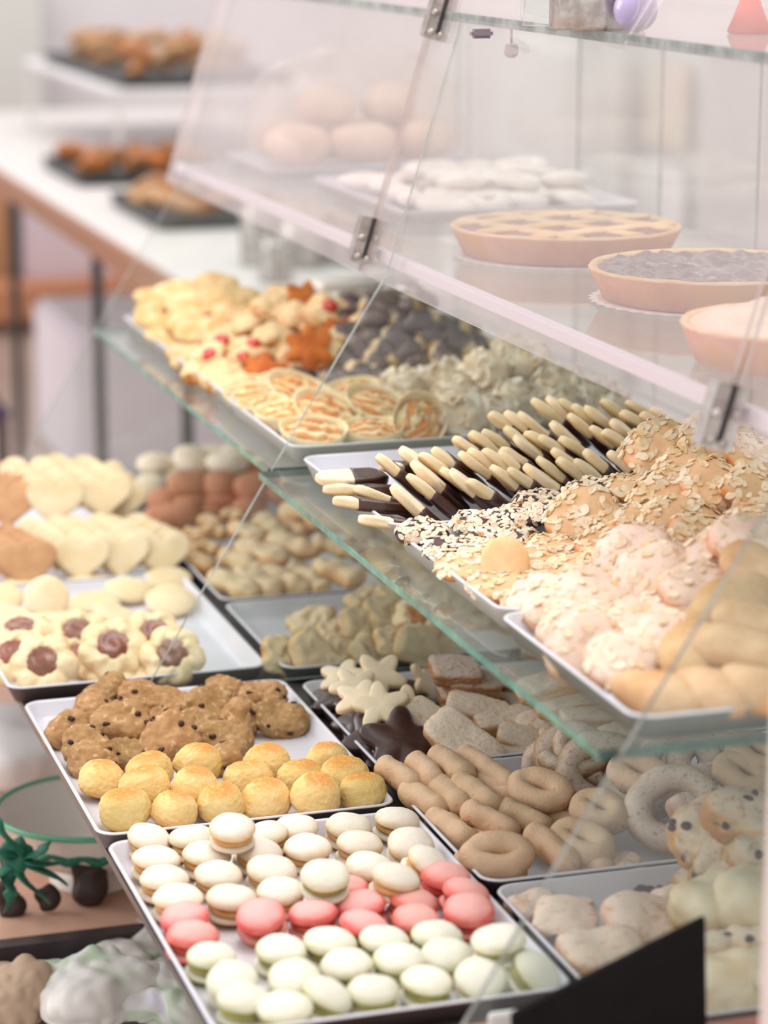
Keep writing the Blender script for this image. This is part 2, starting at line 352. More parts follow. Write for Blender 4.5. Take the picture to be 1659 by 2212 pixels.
def autolabel(items, nrows, where, cat, group, slope=.1):
    rw = rows_of(items, nrows, slope)
    for r, row in enumerate(rw):
        for c, i in enumerate(row):
            o, d = items[i][2], items[i][3]
            colw = 'leftmost' if c == 0 else 'rightmost' if c == len(row) - 1 else ORD[c] + ' from left'
            rn = 'back row' if r == 0 else 'front row' if r == len(rw) - 1 else ORD[r] + ' row from back'
            if len(rw) == 1: rn = 'row'
            tag(o, f'{d}, {colw} in {rn}, {where}', cat, group)
def settle(px, py, heap, z0):
    z = z0
    for _ in range(25):
        p = at(px, py, z); z = .5 * z + .5 * heap(p.x, p.y)
    return at(px, py, z)
rnd = random.Random(7)
def J(a): return rnd.uniform(-a, a)
def clamp(x, a=0, b=1): return max(a, min(b, x))
# ------------------------------------------------------------------ room shell
WX = 3.0
struct('floor', boxm('floor', -3.5, WX, 0.2, 10.6, -.05, 0, [flat('pinkish_floor', '#d9c6bb', .35, 0, .5, '#cdb7aa', 3)]))
struct('wall_back', boxm('wall_back', -3.5, WX, 10.5, 10.6, 0, 4.0, [flat('white_lilac_wall', '#e9e5e8', .8, col2='#e3dfe3', scale=2)]))
struct('wall_right', boxm('wall_right', WX, WX + .1, 0.2, 10.6, 0, 4.0, [flat('white_wall', '#e6e4e3', .8, col2='#dedbda', scale=1.5)]))
struct('baseboard_back', boxm('baseboard_back', -3.5, WX, 10.46, 10.5, 0, .16, [flat('orange_skirting', '#d79a7c', .6)]))

# ------------------------------------------------------------------ the display case
D = [(1.707, 1.713), (2.739, 2.745), (3.767, 3.773)]
case = thing('display_case', 'tiered glass bakery display case with transverse glass dividers and sloping upper front panels', 'display case', (.9, 2.9, 0))
def part(name, me, parent=case):
    o = link(name, me, parent)
    if parent is case: o.location = (-.9, -2.9, 0)
    return o
part('counter_top', boxm('counter_top', .438, 1.36, 1.72, 3.80, .770, .7785, [flat('dark_grey_counter', '#5b5452', .35, 0, .4)]))
part('base_cabinet', boxm('base_cabinet', .75, 1.36, 1.72, 3.80, 0.0, .770, [flat('beige_cabinet', '#d8c6b8', .6, col2='#cdb9aa', scale=3)]))
part('wooden_rail', boxm('wooden_rail', .40, .70, 1.735, 1.80, .755, .79, ['wood'], .004))
part('front_trim', boxm('front_trim', .70, 1.36, 1.66, 1.716, .77, .806, ['redwood'], .004))
prof = [(.572, .79), (.725, 1.04), (.862, 1.258), (.948, 1.535), (1.318, 1.535), (1.318, .79)]
for k, (a, b) in enumerate(D):
    part('glass_divider', prism('glass_divider', prof, 'Y', a, b, ['glass', 'backlit_edge' if k == 0 else 'pale_edge']))
gs = lambda p: 0 if abs(p.normal.z) > .5 else 1 if p.normal.x < -.5 else 2
part('shelf_pane', boxm('shelf_pane', .708, 1.31, 1.716, 2.736, 1.032, 1.040, ['shelf_glass', 'green_edge', 'dark_edge'], 0, gs))
part('shelf_pane', boxm('shelf_pane', .722, 1.31, 2.748, 3.765, 1.032, 1.040, ['shelf_glass', 'green_edge', 'dark_edge'], 0, gs))
part('upper_shelf', boxm('upper_shelf', .893, 1.31, 1.60, 3.89, 1.262, 1.270, ['shelf_glass', 'pale_edge', 'pale_edge'], 0, gs))
part('shelf_lip', boxm('shelf_lip', .880, .892, 1.60, 3.89, 1.258, 1.272, [flat('white_shelf_lip', '#e6e5ee', .3)], .002))
part('top_shelf', boxm('top_shelf', .945, 1.33, 1.2, 3.89, 1.536, 1.546, ['top_glass', 'pale_edge', 'pale_edge'], 0, gs))
part('back_door', boxm('back_door', 1.322, 1.327, 1.7, 3.33, .79, 1.534, ['glass', 'pale_edge', 'pale_edge'], 0, lambda p: 0 if abs(p.normal.x) > .5 else 1))
part('back_door', boxm('back_door', 1.338, 1.343, 3.08, 3.89, .79, 1.534, ['glass', 'pale_edge', 'pale_edge'], 0, lambda p: 0 if abs(p.normal.x) > .5 else 1))
def xp(z): return .858 + (z - 1.25) * .30
for (a, b) in ((1.2, 1.836), (1.850, 2.828), (2.842, 3.862)):
    part('front_panel', prism('front_panel', [(xp(1.247), 1.247), (xp(1.247) + .005, 1.2455), (xp(1.62) + .005, 1.62), (xp(1.62), 1.62)], 'Y', a, b, ['acrylic_edge', 'acrylic']))
def clamp_part(y, z):
    c = Vector((xp(z) - .003, y, z)); ax = Vector((.30, 0, 1)).normalized(); ny = Vector((0, 1, 0)); nx = ny.cross(ax).normalized()
    if nx.x > 0: nx = -nx
    B = Matrix.Translation(c) @ Matrix((ny, ax, nx)).transposed().to_4x4()
    cl = part('hinge_clamp', boxm('hinge_clamp', -.010, .010, -.027, .027, -.014, .014, ['steel'], .0015)); cl.matrix_local = Matrix.Translation((-.9, -2.9, 0)) @ B
    link('slot', boxm('slot', -.0108, -.0098, -.020, .0275, -.0028, .0022, ['steel_dark']), cl)
    for (v, w_) in ((.002, .0085), (.004, -.0085), (-.020, .007), (-.021, -.004)):
        s = link('screw', lathe('screw', [(0, .0035), (.003, .0032), (.0042, .0015), (.0044, 0)], ['steel'], 16), cl); s.location = (-.010, v, w_); s.rotation_euler.y = -PI / 2
for (y, z) in ((2.835, 1.284), (1.843, 1.266), (2.800, 1.540)): clamp_part(y, z)
hk = at(1105, 58, 1.536)
h = part('hanging_pin', lathe('hanging_pin', [(0, 0), (.0014, 0), (.0014, -.018), (0, -.018)], ['steel'], 12)); h.location = hk - Vector((.9, 2.9, 0))
kb = link('knob', blob('knob', .008, .003, .008, 'steel', sub=3), h); kb.location = (0, 0, -.025); kb.rotation_euler.z = -.3
c2 = part('bracket', boxm('bracket', -.012, .012, -.006, .006, -.010, 0, [flat('dark_purple_bracket', '#8d7f8b', .5)], .003)); c2.location = at(1040, 62, 1.536) - Vector((.9, 2.9, 0))

# ------------------------------------------------------------------ trays
def rrect(x, y, r, n=6):
    out = []
    for cx, cy, a0 in ((x - r, y - r, 0), (-x + r, y - r, 90), (-x + r, -y + r, 180), (x - r, -y + r, 270)):
        for k in range(n + 1):
            a = math.radians(a0 + 90 * k / n); out.append((cx + r * math.cos(a), cy + r * math.sin(a)))
    return out
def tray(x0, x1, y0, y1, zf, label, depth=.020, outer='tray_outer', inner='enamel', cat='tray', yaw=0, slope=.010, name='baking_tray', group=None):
    hx, hy = (x1 - x0) / 2, (y1 - y0) / 2; r = .02
    rings = [(slope, 0), (.0015, depth - .003), (.0, depth - .001), (.001, depth + .0006), (.003, depth + .0006), (.0045, depth - .001), (slope * .75 + .002, .006), (slope + .005, .0022), (slope + .012, .0016)]
    vs = []; fs = []; mi = []
    for (d, z) in rings: vs += [Vector((a, b, z)) for a, b in rrect(hx - d, hy - d, max(.006, r - d * .5))]
    n = len(vs) // len(rings)
    for j in range(len(rings) - 1):
        for i in range(n): fs.append((j * n + i, j * n + (i + 1) % n, (j + 1) * n + (i + 1) % n, (j + 1) * n + i)); mi.append(1 if j < 2 else 0)
    fs.append(tuple((len(rings) - 1) * n + i for i in range(n))); mi.append(0); fs.append(tuple(reversed(range(n)))); mi.append(1)
    o = link(name, mesh(name, vs, fs, [inner, outer], mi)); o.location = ((x0 + x1) / 2, (y0 + y1) / 2, zf); o.rotation_euler.z = yaw
    return tag(o, label, cat, group)
ZL, ZS, ZU = .7787, 1.0403, 1.2703
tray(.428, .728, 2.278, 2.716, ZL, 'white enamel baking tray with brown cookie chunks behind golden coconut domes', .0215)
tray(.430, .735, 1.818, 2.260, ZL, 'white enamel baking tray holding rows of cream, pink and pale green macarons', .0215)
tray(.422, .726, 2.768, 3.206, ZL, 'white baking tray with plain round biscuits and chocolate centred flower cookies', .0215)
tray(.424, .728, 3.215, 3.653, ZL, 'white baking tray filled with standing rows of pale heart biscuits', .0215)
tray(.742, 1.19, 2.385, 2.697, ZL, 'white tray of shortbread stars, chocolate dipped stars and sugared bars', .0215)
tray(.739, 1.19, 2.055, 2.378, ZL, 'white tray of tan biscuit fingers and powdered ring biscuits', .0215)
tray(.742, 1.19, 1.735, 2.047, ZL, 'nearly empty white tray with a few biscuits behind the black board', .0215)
tray(.740, 1.19, 2.750, 3.050, ZL, 'white tray of crumbly golden cookies under the glass shelf', .0215, 'tray_outer_dark')
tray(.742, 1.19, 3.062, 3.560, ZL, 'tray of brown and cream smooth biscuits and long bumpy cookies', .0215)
tray(.747, 1.20, 2.362, 2.704, ZS, 'white tray on the glass shelf stacked with chocolate dipped fingers', .0215, 'tray_grey')
tray(.744, 1.20, 2.035, 2.355, ZS, 'white tray on the glass shelf piled with almond flake cookies', .0215, 'tray_grey')
tray(.738, 1.20, 1.718, 2.028, ZS, 'tray on the glass shelf piled with rosy and tan oval biscuits', .0215, 'tray_mid')
tray(.752, 1.20, 2.752, 3.076, ZS, 'white tray of browned swirl tartlets and nut clusters', .0215, 'tray_grey')
tray(.757, 1.20, 3.084, 3.410, ZS, 'white tray of cherry cookies beside chocolate dipped cones', .0215, 'tray_grey')
tray(.760, 1.20, 3.420, 3.745, ZS, 'tray of golden puffy cookies at the far end of the shelf', .0215, 'tray_grey')

# ------------------------------------------------------------------ kinds of biscuit
mac = {}
for key, sh, fl in (('cream', 'cream_shell', 'tan_fill'), ('pink', 'pink_shell', 'pink_fill'), ('green', 'green_shell', 'green_fill')):
    vv = []
    for s in range(3):
        def up_(q, v, s=s): return Vector((q.x, q.y, (q.z if q.z > 0 else q.z * .35) + .0065))
        def dn_(q, v, s=s): return Vector((q.x, q.y, (q.z * .35 if q.z > 0 else q.z * .55) - .0065))
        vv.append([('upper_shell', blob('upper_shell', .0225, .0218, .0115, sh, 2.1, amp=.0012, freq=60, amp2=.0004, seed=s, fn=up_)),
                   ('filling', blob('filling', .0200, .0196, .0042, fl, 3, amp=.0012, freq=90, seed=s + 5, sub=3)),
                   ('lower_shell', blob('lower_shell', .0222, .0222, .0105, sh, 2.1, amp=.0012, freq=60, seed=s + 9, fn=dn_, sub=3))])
    mac[key] = Kind('macaron', *vv)
def chunkfn(seed):
    def f(q, v): return q + v * (.0028 * abs(noise.noise(q * 90 + Vector((seed, 0, 0)))) - .001)
    return f
def with_chips(name, body_args, kw, chipmat, nchips, size, seed, chipname='chocolate_chip'):
    me = blob(name, *body_args, seed=seed, **kw); r = random.Random(seed); V = me.vertices; out = [(None, me)]
    for k in range(nchips):
        for _ in range(60):
            v = V[r.randrange(len(V))]
            if v.normal.z > -.15: break
        c = blob(chipname, size * r.uniform(.7, 1.4), size * r.uniform(.6, 1), size * .7, chipmat, 2.2, amp=size * .3, freq=200, seed=seed + k, sub=2, fn=lambda q, _, c=v.co.copy() : q + c)
        out.append((chipname, c))
    return out
K_chunk = Kind('chocolate_chip_cookie', *[with_chips('cookie', (.029 + .002 * (s % 2), .023, .0125, 'chunk'), dict(p=3.2, amp=.008, freq=34, amp2=.002, freq2=170, sub=5, fn=chunkfn(s)), 'chips', 5, .0034, s + 1) for s in range(5)])
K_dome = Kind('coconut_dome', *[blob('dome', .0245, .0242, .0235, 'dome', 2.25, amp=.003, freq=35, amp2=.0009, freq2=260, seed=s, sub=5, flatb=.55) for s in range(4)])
def starR(r0, r1, n=5, sharp=1.0, ph=0):
    def R(a):
        t = ((a + ph) * n / (2 * PI)) % 1.0; t = abs(t - .5) * 2; return r1 + (r0 - r1) * ((.5 - .5 * math.cos(PI * t)) ** sharp)
    return R
K_star = Kind('star_shortbread', *[outline('star_shortbread', starR(.0325, .0185, 5, 1.0, s), .0105, 'star', p=4, amp=.0012, seed=s) for s in range(3)])
K_dstar = Kind('chocolate_coated_star', *[outline('chocolate_coated_star', starR(.036, .0225, 5, 1.0, s), .013, 'choc', p=2.6, amp=.0014, seed=s) for s in range(3)])
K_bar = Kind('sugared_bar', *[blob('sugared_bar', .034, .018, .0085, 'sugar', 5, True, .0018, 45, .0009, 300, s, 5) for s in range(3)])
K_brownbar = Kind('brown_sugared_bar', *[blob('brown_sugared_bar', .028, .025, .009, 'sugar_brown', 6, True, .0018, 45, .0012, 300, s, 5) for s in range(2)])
def fingers(L, r, s, mat='finger'):
    P, R = capsule_pts(L, r, 22, .003); return tube('finger', P, R, mat, 24, amp=.0022, freq=75, seed=s)
K_finger = Kind('biscuit_finger', *[fingers(.068 + .006 * (s % 3), .0132 + .0007 * (s % 2), s) for s in range(5)])
def ringm(R, r, mat, s, stretch=1.0, arc=1.0, squash=1.0, nm='ring'):
    K = 40; a1 = 2 * PI * arc
    pts = [(R * stretch * math.cos(a1 * k / (K if arc == 1 else K - 1)), R * math.sin(a1 * k / (K if arc == 1 else K - 1)), 0) for k in range(K)]
    if arc == 1: return tube(nm, pts, r, mat, 20, True, .0022, 60, s, squash)
    return tube(nm, pts, lambda t: r * max(.05, min(1, math.sqrt(max(0, 1 - max(0, abs(2 * t - 1) - .86) ** 2 / .0196)))), mat, 20, False, .0022, 60, s, squash)
K_ring = Kind('ring_biscuit', *[ringm(.0275, .0125, 'ring', s, 1.1) for s in range(3)])
K_oval = Kind('folded_ring_biscuit', *[ringm(.0125, .0125, 'finger', s, 1.9) for s in range(3)])
K_arc = Kind('curved_biscuit', *[ringm(.040, .0118, 'ring', s, 1.0, .36) for s in range(3)])
K_plain = Kind('round_butter_biscuit', *[blob('round_butter_biscuit', .0285, .028, .0075, 'plain', 2.4, amp=.0012, freq=40, seed=s) for s in range(3)])
def flowerk(s, nb=6, cen='milk_choc'):
    R = lambda a: .0385 * (.87 + .17 * abs(math.cos(nb * (a + s) / 2)) ** .8) 
    tp = lambda f, a: .0035 * math.sin(f * PI) * (1 + .5 * math.sin(nb * a + f * 4 + s)) - (.006 * max(0, 1 - (f / .5) ** 4)) + .0007 * math.sin(2 * nb * a + 9 * f)
    body = outline('dough', R, .019, 'flower', 96, 14, 2.6, 4, tp, amp=.002, freq=60, seed=s)
    c = outline('chocolate_centre', lambda a: .0185 * (1 + .03 * math.cos(14 * a)), .008, cen, 84, 9, 3.5, 5, lambda f, a: .0012 * math.sin(f * 6 + a) - .001 * f, amp=.0005, freq=120, seed=s)
    for v in c.vertices: v.co.z += .0096
    return [(None, body), ('chocolate_centre', c)]
K_flower = Kind('flower_cookie', *[flowerk(s) for s in range(4)])
def heartR(sz):
    P = []
    for k in range(721):
        t = 2 * PI * k / 720; P.append((sz * math.sin(t) ** 3, sz / 16 * (13 * math.cos(t) - 5 * math.cos(2 * t) - 2 * math.cos(3 * t) - math.cos(4 * t)) + sz * .12))
    tab = [0] * 360
    for x, y in P: k = int(math.degrees(math.atan2(y, x))) % 360; tab[k] = max(tab[k], math.hypot(x, y))
    for k in range(360):
        if tab[k] == 0: tab[k] = tab[k - 1]
    sm = [sum(tab[(k + d) % 360] for d in range(-5, 6)) / 11 for k in range(360)]
    return lambda a: sm[int(math.degrees(a)) % 360]
K_heart = Kind('heart_biscuit', *[outline('heart_biscuit', heartR(.040), .008, 'plain', 96, 8, 5, 5, amp=.001, seed=s) for s in range(2)])
K_theart = Kind('tan_heart_biscuit', outline('tan_heart_biscuit', heartR(.041), .008, 'tan_heart', 96, 8, 5, 5, amp=.001))
K_eggw = Kind('cream_smooth_biscuit', *[blob('cream_smooth_biscuit', .031, .025, .016, 'eggw', 2.1, amp=.002, freq=30, seed=s) for s in range(2)])
K_eggb = Kind('brown_smooth_biscuit', *[blob('brown_smooth_biscuit', .027, .024, .016, 'eggb', 2.1, amp=.002, freq=30, seed=s) for s in range(2)])
def bumpybar(L, r, s, mat='bumpy'):
    P, R = capsule_pts(L, r, 26, .004); return tube('bumpy', P, lambda t: R(t) * (1 + .10 * math.sin(t * 19 + s)), mat, 26, amp=.0045, freq=70, seed=s, squash=.75)
K_bump = Kind('long_bumpy_cookie', *[bumpybar(.075 + .006 * (s % 2), .0145, s) for s in range(4)])
K_nub = Kind('small_bumpy_cookie', *[bumpybar(.045, .0125, s + 7) for s in range(3)])
K_crumb = Kind('crumbly_cookie', *[outline('crumbly_cookie', lambda a, s=s: .032 * (1 + .07 * math.sin(5 * a + s) + .05 * math.sin(3 * a + 2 * s)), .015, 'bumpy', 96, 14, 2.4, 3,
                                           lambda f, a, s=s: .0012 * math.sin(9 * f + 2 * a + s) - .004 * max(0, 1 - (f / .35) ** 2), amp=.0026, freq=85, seed=s) for s in range(4)])
def jamflower(s):
    body, c = flowerk(s, 7, 'jam'); return [body, ('jam_centre', c[1])]
K_jam = Kind('jam_centred_cookie', jamflower(11))
def dipped(s, L=.080, W=.032, T=.0115):      # shape pointing along x, pale end at -x, the coated part is a child
    def taper(q, v): k = q.x / (L / 2); return Vector((q.x, q.y * (1 - .35 * max(0, -k) ** 3 - .25 * max(0, k) ** 3), q.z))
    body = blob('biscuit', L / 2, W / 2, T / 2, 'star', 4.5, True, .0015, 60, .0003, 200, s, 4, taper)
    V, F = ico(4)
    coat = blob('chocolate_coating', L / 2 * 1.015, W / 2 * 1.07, T / 2 * 1.2, 'choc', 4.5, True, .0015, 60, .0002, 200, s, 4, taper)
    b = bmesh.new(); b.from_mesh(coat)
    cut = .11 * L + .01 * (s % 3 - 1)
    bmesh.ops.bisect_plane(b, geom=list(b.verts) + list(b.edges) + list(b.faces), plane_co=(-cut, 0, 0), plane_no=(1, .25 * (s % 3 - 1), .1), clear_inner=True)
    es = [e for e in b.edges if e.is_boundary]
    if es: bmesh.ops.contextual_create(b, geom=es)
    b.to_mesh(coat); b.free(); return [(None, body), ('chocolate_coating', coat)]
K_dip = Kind('dipped_biscuit_finger', *[dipped(s) for s in range(6)])
def flakes_on(me, n, size, mat, seed, zmin=.0, lift=.0006, spread=.5):
    r = random.Random(seed); vs = []; fs = []; cand = [v for v in me.vertices if v.normal.z > zmin]
    for k in range(n):
        v = r.choice(cand); nn = (v.normal + Vector((r.uniform(-1, 1), r.uniform(-1, 1), r.uniform(-1, 1))) * spread).normalized()
        x = nn.cross(Vector((r.uniform(-1, 1), r.uniform(-1, 1), .3))).normalized(); y = nn.cross(x); a = size * r.uniform(.7, 1.25); b = a * .6; i0 = len(vs); th = .0006
        m = 10; c = v.co + v.normal * lift
        for zz in (th, -th):
            for i in range(m):
                t = 2 * PI * i / m; rr = 1 + .15 * math.cos(t); p = x * (a * math.cos(t) * rr) + y * (b * math.sin(t)); vs.append(c + p + nn * (zz + .12 * p.length * p.length / a))
        fs.append(tuple(i0 + i for i in range(m))); fs.append(tuple(i0 + m + i for i in reversed(range(m))))
        for i in range(m): fs.append((i0 + i, i0 + m + i, i0 + m + (i + 1) % m, i0 + (i + 1) % m))
    return mesh('almond_flakes', vs, fs, [mat], None, False)
def almond(s, base, fl, R=.034, T=.0095, n=95):
    b = blob('cookie', R, R * .95, T, base, 2.5, amp=.005, freq=35, amp2=.0015, freq2=130, seed=s, sub=4); return [(None, b), ('almond_flakes', flakes_on(b, n, .0050, fl, s, .25, .0002, .28))]
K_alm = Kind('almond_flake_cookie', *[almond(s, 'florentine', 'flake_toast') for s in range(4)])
K_dalm = Kind('dark_almond_flake_cookie', *[almond(s + 20, 'darkbase', 'flake', .030, .008, 100) for s in range(3)])
def nutc(s):
    b = blob('meringue', .027, .025, .024, 'nutdough', 2.2, amp=.007, freq=45, amp2=.003, freq2=110, seed=s, sub=4); return [(None, b), ('almond_flakes', flakes_on(b, 42, .0085, 'flake', s, -.2, .0004, .9))]
K_nut = Kind('nut_cluster', *[nutc(s) for s in range(4)])
K_rosy = Kind('rosy_almond_biscuit', *[almond(s + 40, 'rosy', 'flake_toast', .036, .013, 22) for s in range(3)])
K_tano = Kind('tan_oval_biscuit', *[blob('tan_oval_biscuit', .045, .026, .017, 'tanoval', 2.3, amp=.005, freq=30, amp2=.001, seed=s) for s in range(3)])
K_round = Kind('glazed_round_biscuit', blob('glazed_round_biscuit', .027, .024, .007, 'pink_plain', 3, amp=.001))
def swirlt(s):
    rim = lathe('pastry_cup', [(0, -.012), (.018, -.012), (.024, -.004), (.0275, .006), (.0290, .0105), (.0300, .0105), (.0290, .004), (.0255, -.006), (.019, -.014), (0, -.015)], ['pastry'], 48,
                fn=lambda q, j, a: Vector((q.x * 1.18, q.y, q.z + .002 * math.sin(2 * a + s))))
    top = lambda f, a: .010 * (1 - f * f) + .0022 * math.sin(14 * f + 2 * a + s) * (1 - f ** 4) + .001 * math.sin(7 * a + 22 * f)
    t = outline('swirled_cream', lambda a: .0272 * (1 + .08 * math.cos(2 * a)), .008, 'swirl', 96, 16, 3, 5, top, amp=.0008, freq=130, seed=s)
    return [('pastry_cup', rim), ('swirled_cream', t)]
K_swirl = Kind('swirl_tartlet', *[swirlt(s) for s in range(3)])
def cone(s):
    def f(q, v): k = 1 + .13 * math.sin(q.x * 900 + 6 * q.z * 60); return Vector((q.x, q.y * k * (1 - .25 * clamp(q.x / .026) ** 2), q.z * k * (1 - .25 * clamp(q.x / .026) ** 2)))
    b = blob('body', .026, .0165, .015, 'bumpy', 2.2, amp=.003, freq=60, amp2=.001, seed=s, fn=f)
    c = blob('chocolate_coating', .0272, .0172, .0158, 'choc_lilac', 2.2, amp=.003, freq=60, amp2=.001, seed=s, fn=f)
    bm_ = bmesh.new(); bm_.from_mesh(c)
    bmesh.ops.bisect_plane(bm_, geom=list(bm_.verts) + list(bm_.edges) + list(bm_.faces), plane_co=(-.009 + .002 * s, 0, 0), plane_no=(1, .2, .3), clear_inner=True)
    es = [e for e in bm_.edges if e.is_boundary]
    if es: bmesh.ops.contextual_create(bm_, geom=es)
    bm_.to_mesh(c); bm_.free(); return [(None, b), ('chocolate_coating', c)]
K_cone = Kind('chocolate_dipped_cone', *[cone(s) for s in range(4)])
def cher(s, with_=True, mat='orange_cookie'):
    b = blob('cookie', .030, .026, .012, mat, 2.4, amp=.009, freq=45, amp2=.003, freq2=130, seed=s + 60, sub=4); o = [(None, b)]
    if with_: o.append(('cherry', blob('cherry', .0105, .0095, .0075, 'cherry', 2.1, sub=3, seed=s, amp=.001, fn=lambda q, v: q + Vector((.002, -.003, .0125)))))
    return o
K_cher = Kind('cherry_cookie', cher(0), cher(1), cher(2)); K_lump = Kind('lumpy_toasted_cookie', cher(3, False), cher(4, False), cher(5, False))
K_toast = Kind('toasted_star_cookie', *[outline('toasted_star_cookie', starR(.034, .022, 6, 1, s), .012, 'toasted', 80, 8, 3, 5, amp=.003, seed=s) for s in range(2)])
K_gold = Kind('golden_puffy_cookie', *[blob('golden_puffy_cookie', .034, .028, .0095, 'golden', 2.6, amp=.0045, freq=30, amp2=.0015, freq2=110, seed=s) for s in range(4)])
K_cube = Kind('pale_cake_chunk', *[blob('pale_cake_chunk', .030, .026, .026, 'yellow_cube', 3.5, True, .007, 30, .002, 120, s, 4) for s in range(3)])
K_rais = Kind('raisin_studded_bun', *[with_chips('bun', (.032, .027, .020, 'raisin'), dict(p=2.3, amp=.008, freq=38, amp2=.003, freq2=120), 'chips', 8, .0036, s + 90, 'raisin') for s in range(3)])
K_slab = Kind('sugared_slab_biscuit', *[blob('sugared_slab_biscuit', .030, .026, .011, 'rosy', 3.2, True, .006, 35, .0015, 150, s, 4) for s in range(3)])

FL, FS = .7805, 1.0421      # inner floors of the lower and the shelf trays
# ------------------------------------------------------------------ macarons
it = []
def mc(c, pts, big=()):
    for i, (px, py, lift, tc, tr) in enumerate(pts):
        p = at(px, py, FL + .013 + lift); o = mac[c].spawn(frame(p, tc, tr, rnd.uniform(0, 360), rnd.uniform(.97, 1.05)), i + rnd.randrange(3))
        it.append((px, py, o, {'cream': 'cream', 'pink': 'pink', 'green': 'pale green'}[c] + ' macaron'))
mc('cream', [(318, 1824, 0, 10, 15), (418, 1828, 0, 0, 0), (502, 1803, .028, 14, 0), (578, 1818, 0, 5, -8), (640, 1802, 0, 6, 0), (752, 1800, 0, 8, 5), (856, 1786, 0, 2, 8),
             (335, 1872, 0, 3, 8), (446, 1864, 0, 2, 5), (556, 1855, 0, 10, 12), (665, 1848, 0, 6, 0), (776, 1839, 0, 4, 6), (886, 1836, .006, 22, 5),
             (354, 1916, 0, 2, 4), (470, 1906, 0, 8, 6), (585, 1896, 0, 12, 8), (796, 1888, 0, 8, 10), (918, 1876, .010, 12, 30),
             (384, 1958, 0, 3, 4), (499, 1958, .002, 4, 4), (607, 1943, 0, 8, 0), (852, 1912, .018, 5, 12)])
mc('pink', [(402, 1997, 0, 10, -8), (415, 2040, 0, 2, 4), (565, 1993, .006, 22, -5), (676, 1991, .002, 3, -3), (783, 1972, 0, 6, -8), (890, 1965, 0, 5, 14), (960, 1912, .004, 5, 8), (1003, 1944, .004, 4, 14),
            (1012, 1982, .003, 16, 0), (898, 2002, 0, 10, 4), (783, 2014, .002, 4, 12), (745, 1935, 0, 0, 0)])
mc('green', [(702, 1906, .026, 16, 3), (455, 2084, 0, 2, 4), (606, 2070, 0, 8, 6), (712, 2054, 0, 5, 6), (829, 2049, 0, 5, 6), (942, 2038, 0, 5, 4), (1078, 2048, .024, 8, -6),
             (503, 2132, .004, 28, 0), (636, 2130, .006, 26, 0), (750, 2102, 0, 6, 0), (862, 2092, 0, 6, 4), (966, 2082, 0, 10, 0), (525, 2178, 0, 2, 4), (698, 2164, .002, 4, 26),
             (806, 2156, 0, 6, 0), (920, 2138, 0, 5, 6), (1038, 2124, .004, 26, 4), (1146, 2112, .004, 20, 42), (615, 2196, 0, 4, 0)])
autolabel(it, 9, 'macaron tray', 'macaron', 'macarons on the front left tray')

# ------------------------------------------------------------------ brown cookies and coconut domes
it = []
for i, (px, py, z, tc, tr, sp, s, k) in enumerate([
    (226, 1497, .032, 35, -30, 20, .95, 0), (313, 1506, .034, 25, 10, 10, 1.05, 1), (198, 1537, .024, 40, -35, -30, 1.0, 2), (262, 1560, .036, 35, 5, 15, 1.2, 3), (152, 1578, .016, 25, -10, 30, 1.05, 4),
    (318, 1543, .020, 15, 5, 60, .95, 0), (190, 1612, .026, 45, -30, -25, 1.05, 1), (198, 1646, .014, 45, -25, -20, 1.1, 2), (275, 1633, .012, 30, 25, 10, 1.0, 3), (270, 1600, .016, 20, -10, -15, 1.1, 4),
    (386, 1527, .024, 25, 10, -20, 1.1, 0), (452, 1522, .030, 40, 10, 30, 1.1, 1), (487, 1493, .028, 25, -5, -10, .95, 2), (566, 1506, .024, 15, 8, 10, 1.1, 3), (522, 1556, .020, 30, 45, 50, 1.05, 4),
    (603, 1556, .016, 30, 10, 0, 1.1, 0), (484, 1598, .014, 30, 5, 15, 1.12, 1), (440, 1567, .016, 20, 8, 0, 1.05, 2), (362, 1600, .022, 40, 5, 50, 1.3, 3), (352, 1557, .014, 20, 0, -20, 1.0, 4), (462, 1645, .012, 20, -10, 10, 1.0, 0)]):
    o = K_chunk.spawn(frame(at(px, py, FL + z), tc, tr, sp, s * .93), k); it.append((px, py, o, 'brown chocolate chip cookie'))
autolabel(it, 5, 'tray with domes', 'cookie', 'brown chip cookies on the dome tray')
it = []
for i, (px, py, z, s) in enumerate([(220, 1690, .015, 1.03), (323, 1672, .022, 1.0), (425, 1655, .024, 1.02), (314, 1708, .020, 1.08), (575, 1655, .015, 1.05), (535, 1690, .015, 1.02), (424, 1708, .022, 1.0),
                                    (270, 1756, .015, 1.08), (375, 1757, .015, 1.0), (478, 1743, .015, 1.02), (574, 1735, .015, 1.02), (648, 1690, .018, 1.0), (708, 1650, .016, 1.02), (745, 1684, .022, 1.04), (682, 1727, .020, 1.06), (784, 1718, .016, 1.0)]):
    o = K_dome.spawn(frame(at(px, py, FL + z), J(10), J(12), rnd.uniform(0, 360), s), i); it.append((px, py, o, 'golden browned coconut dome'))
autolabel(it, 3, 'front of dome tray', 'coconut dome', 'golden coconut domes')

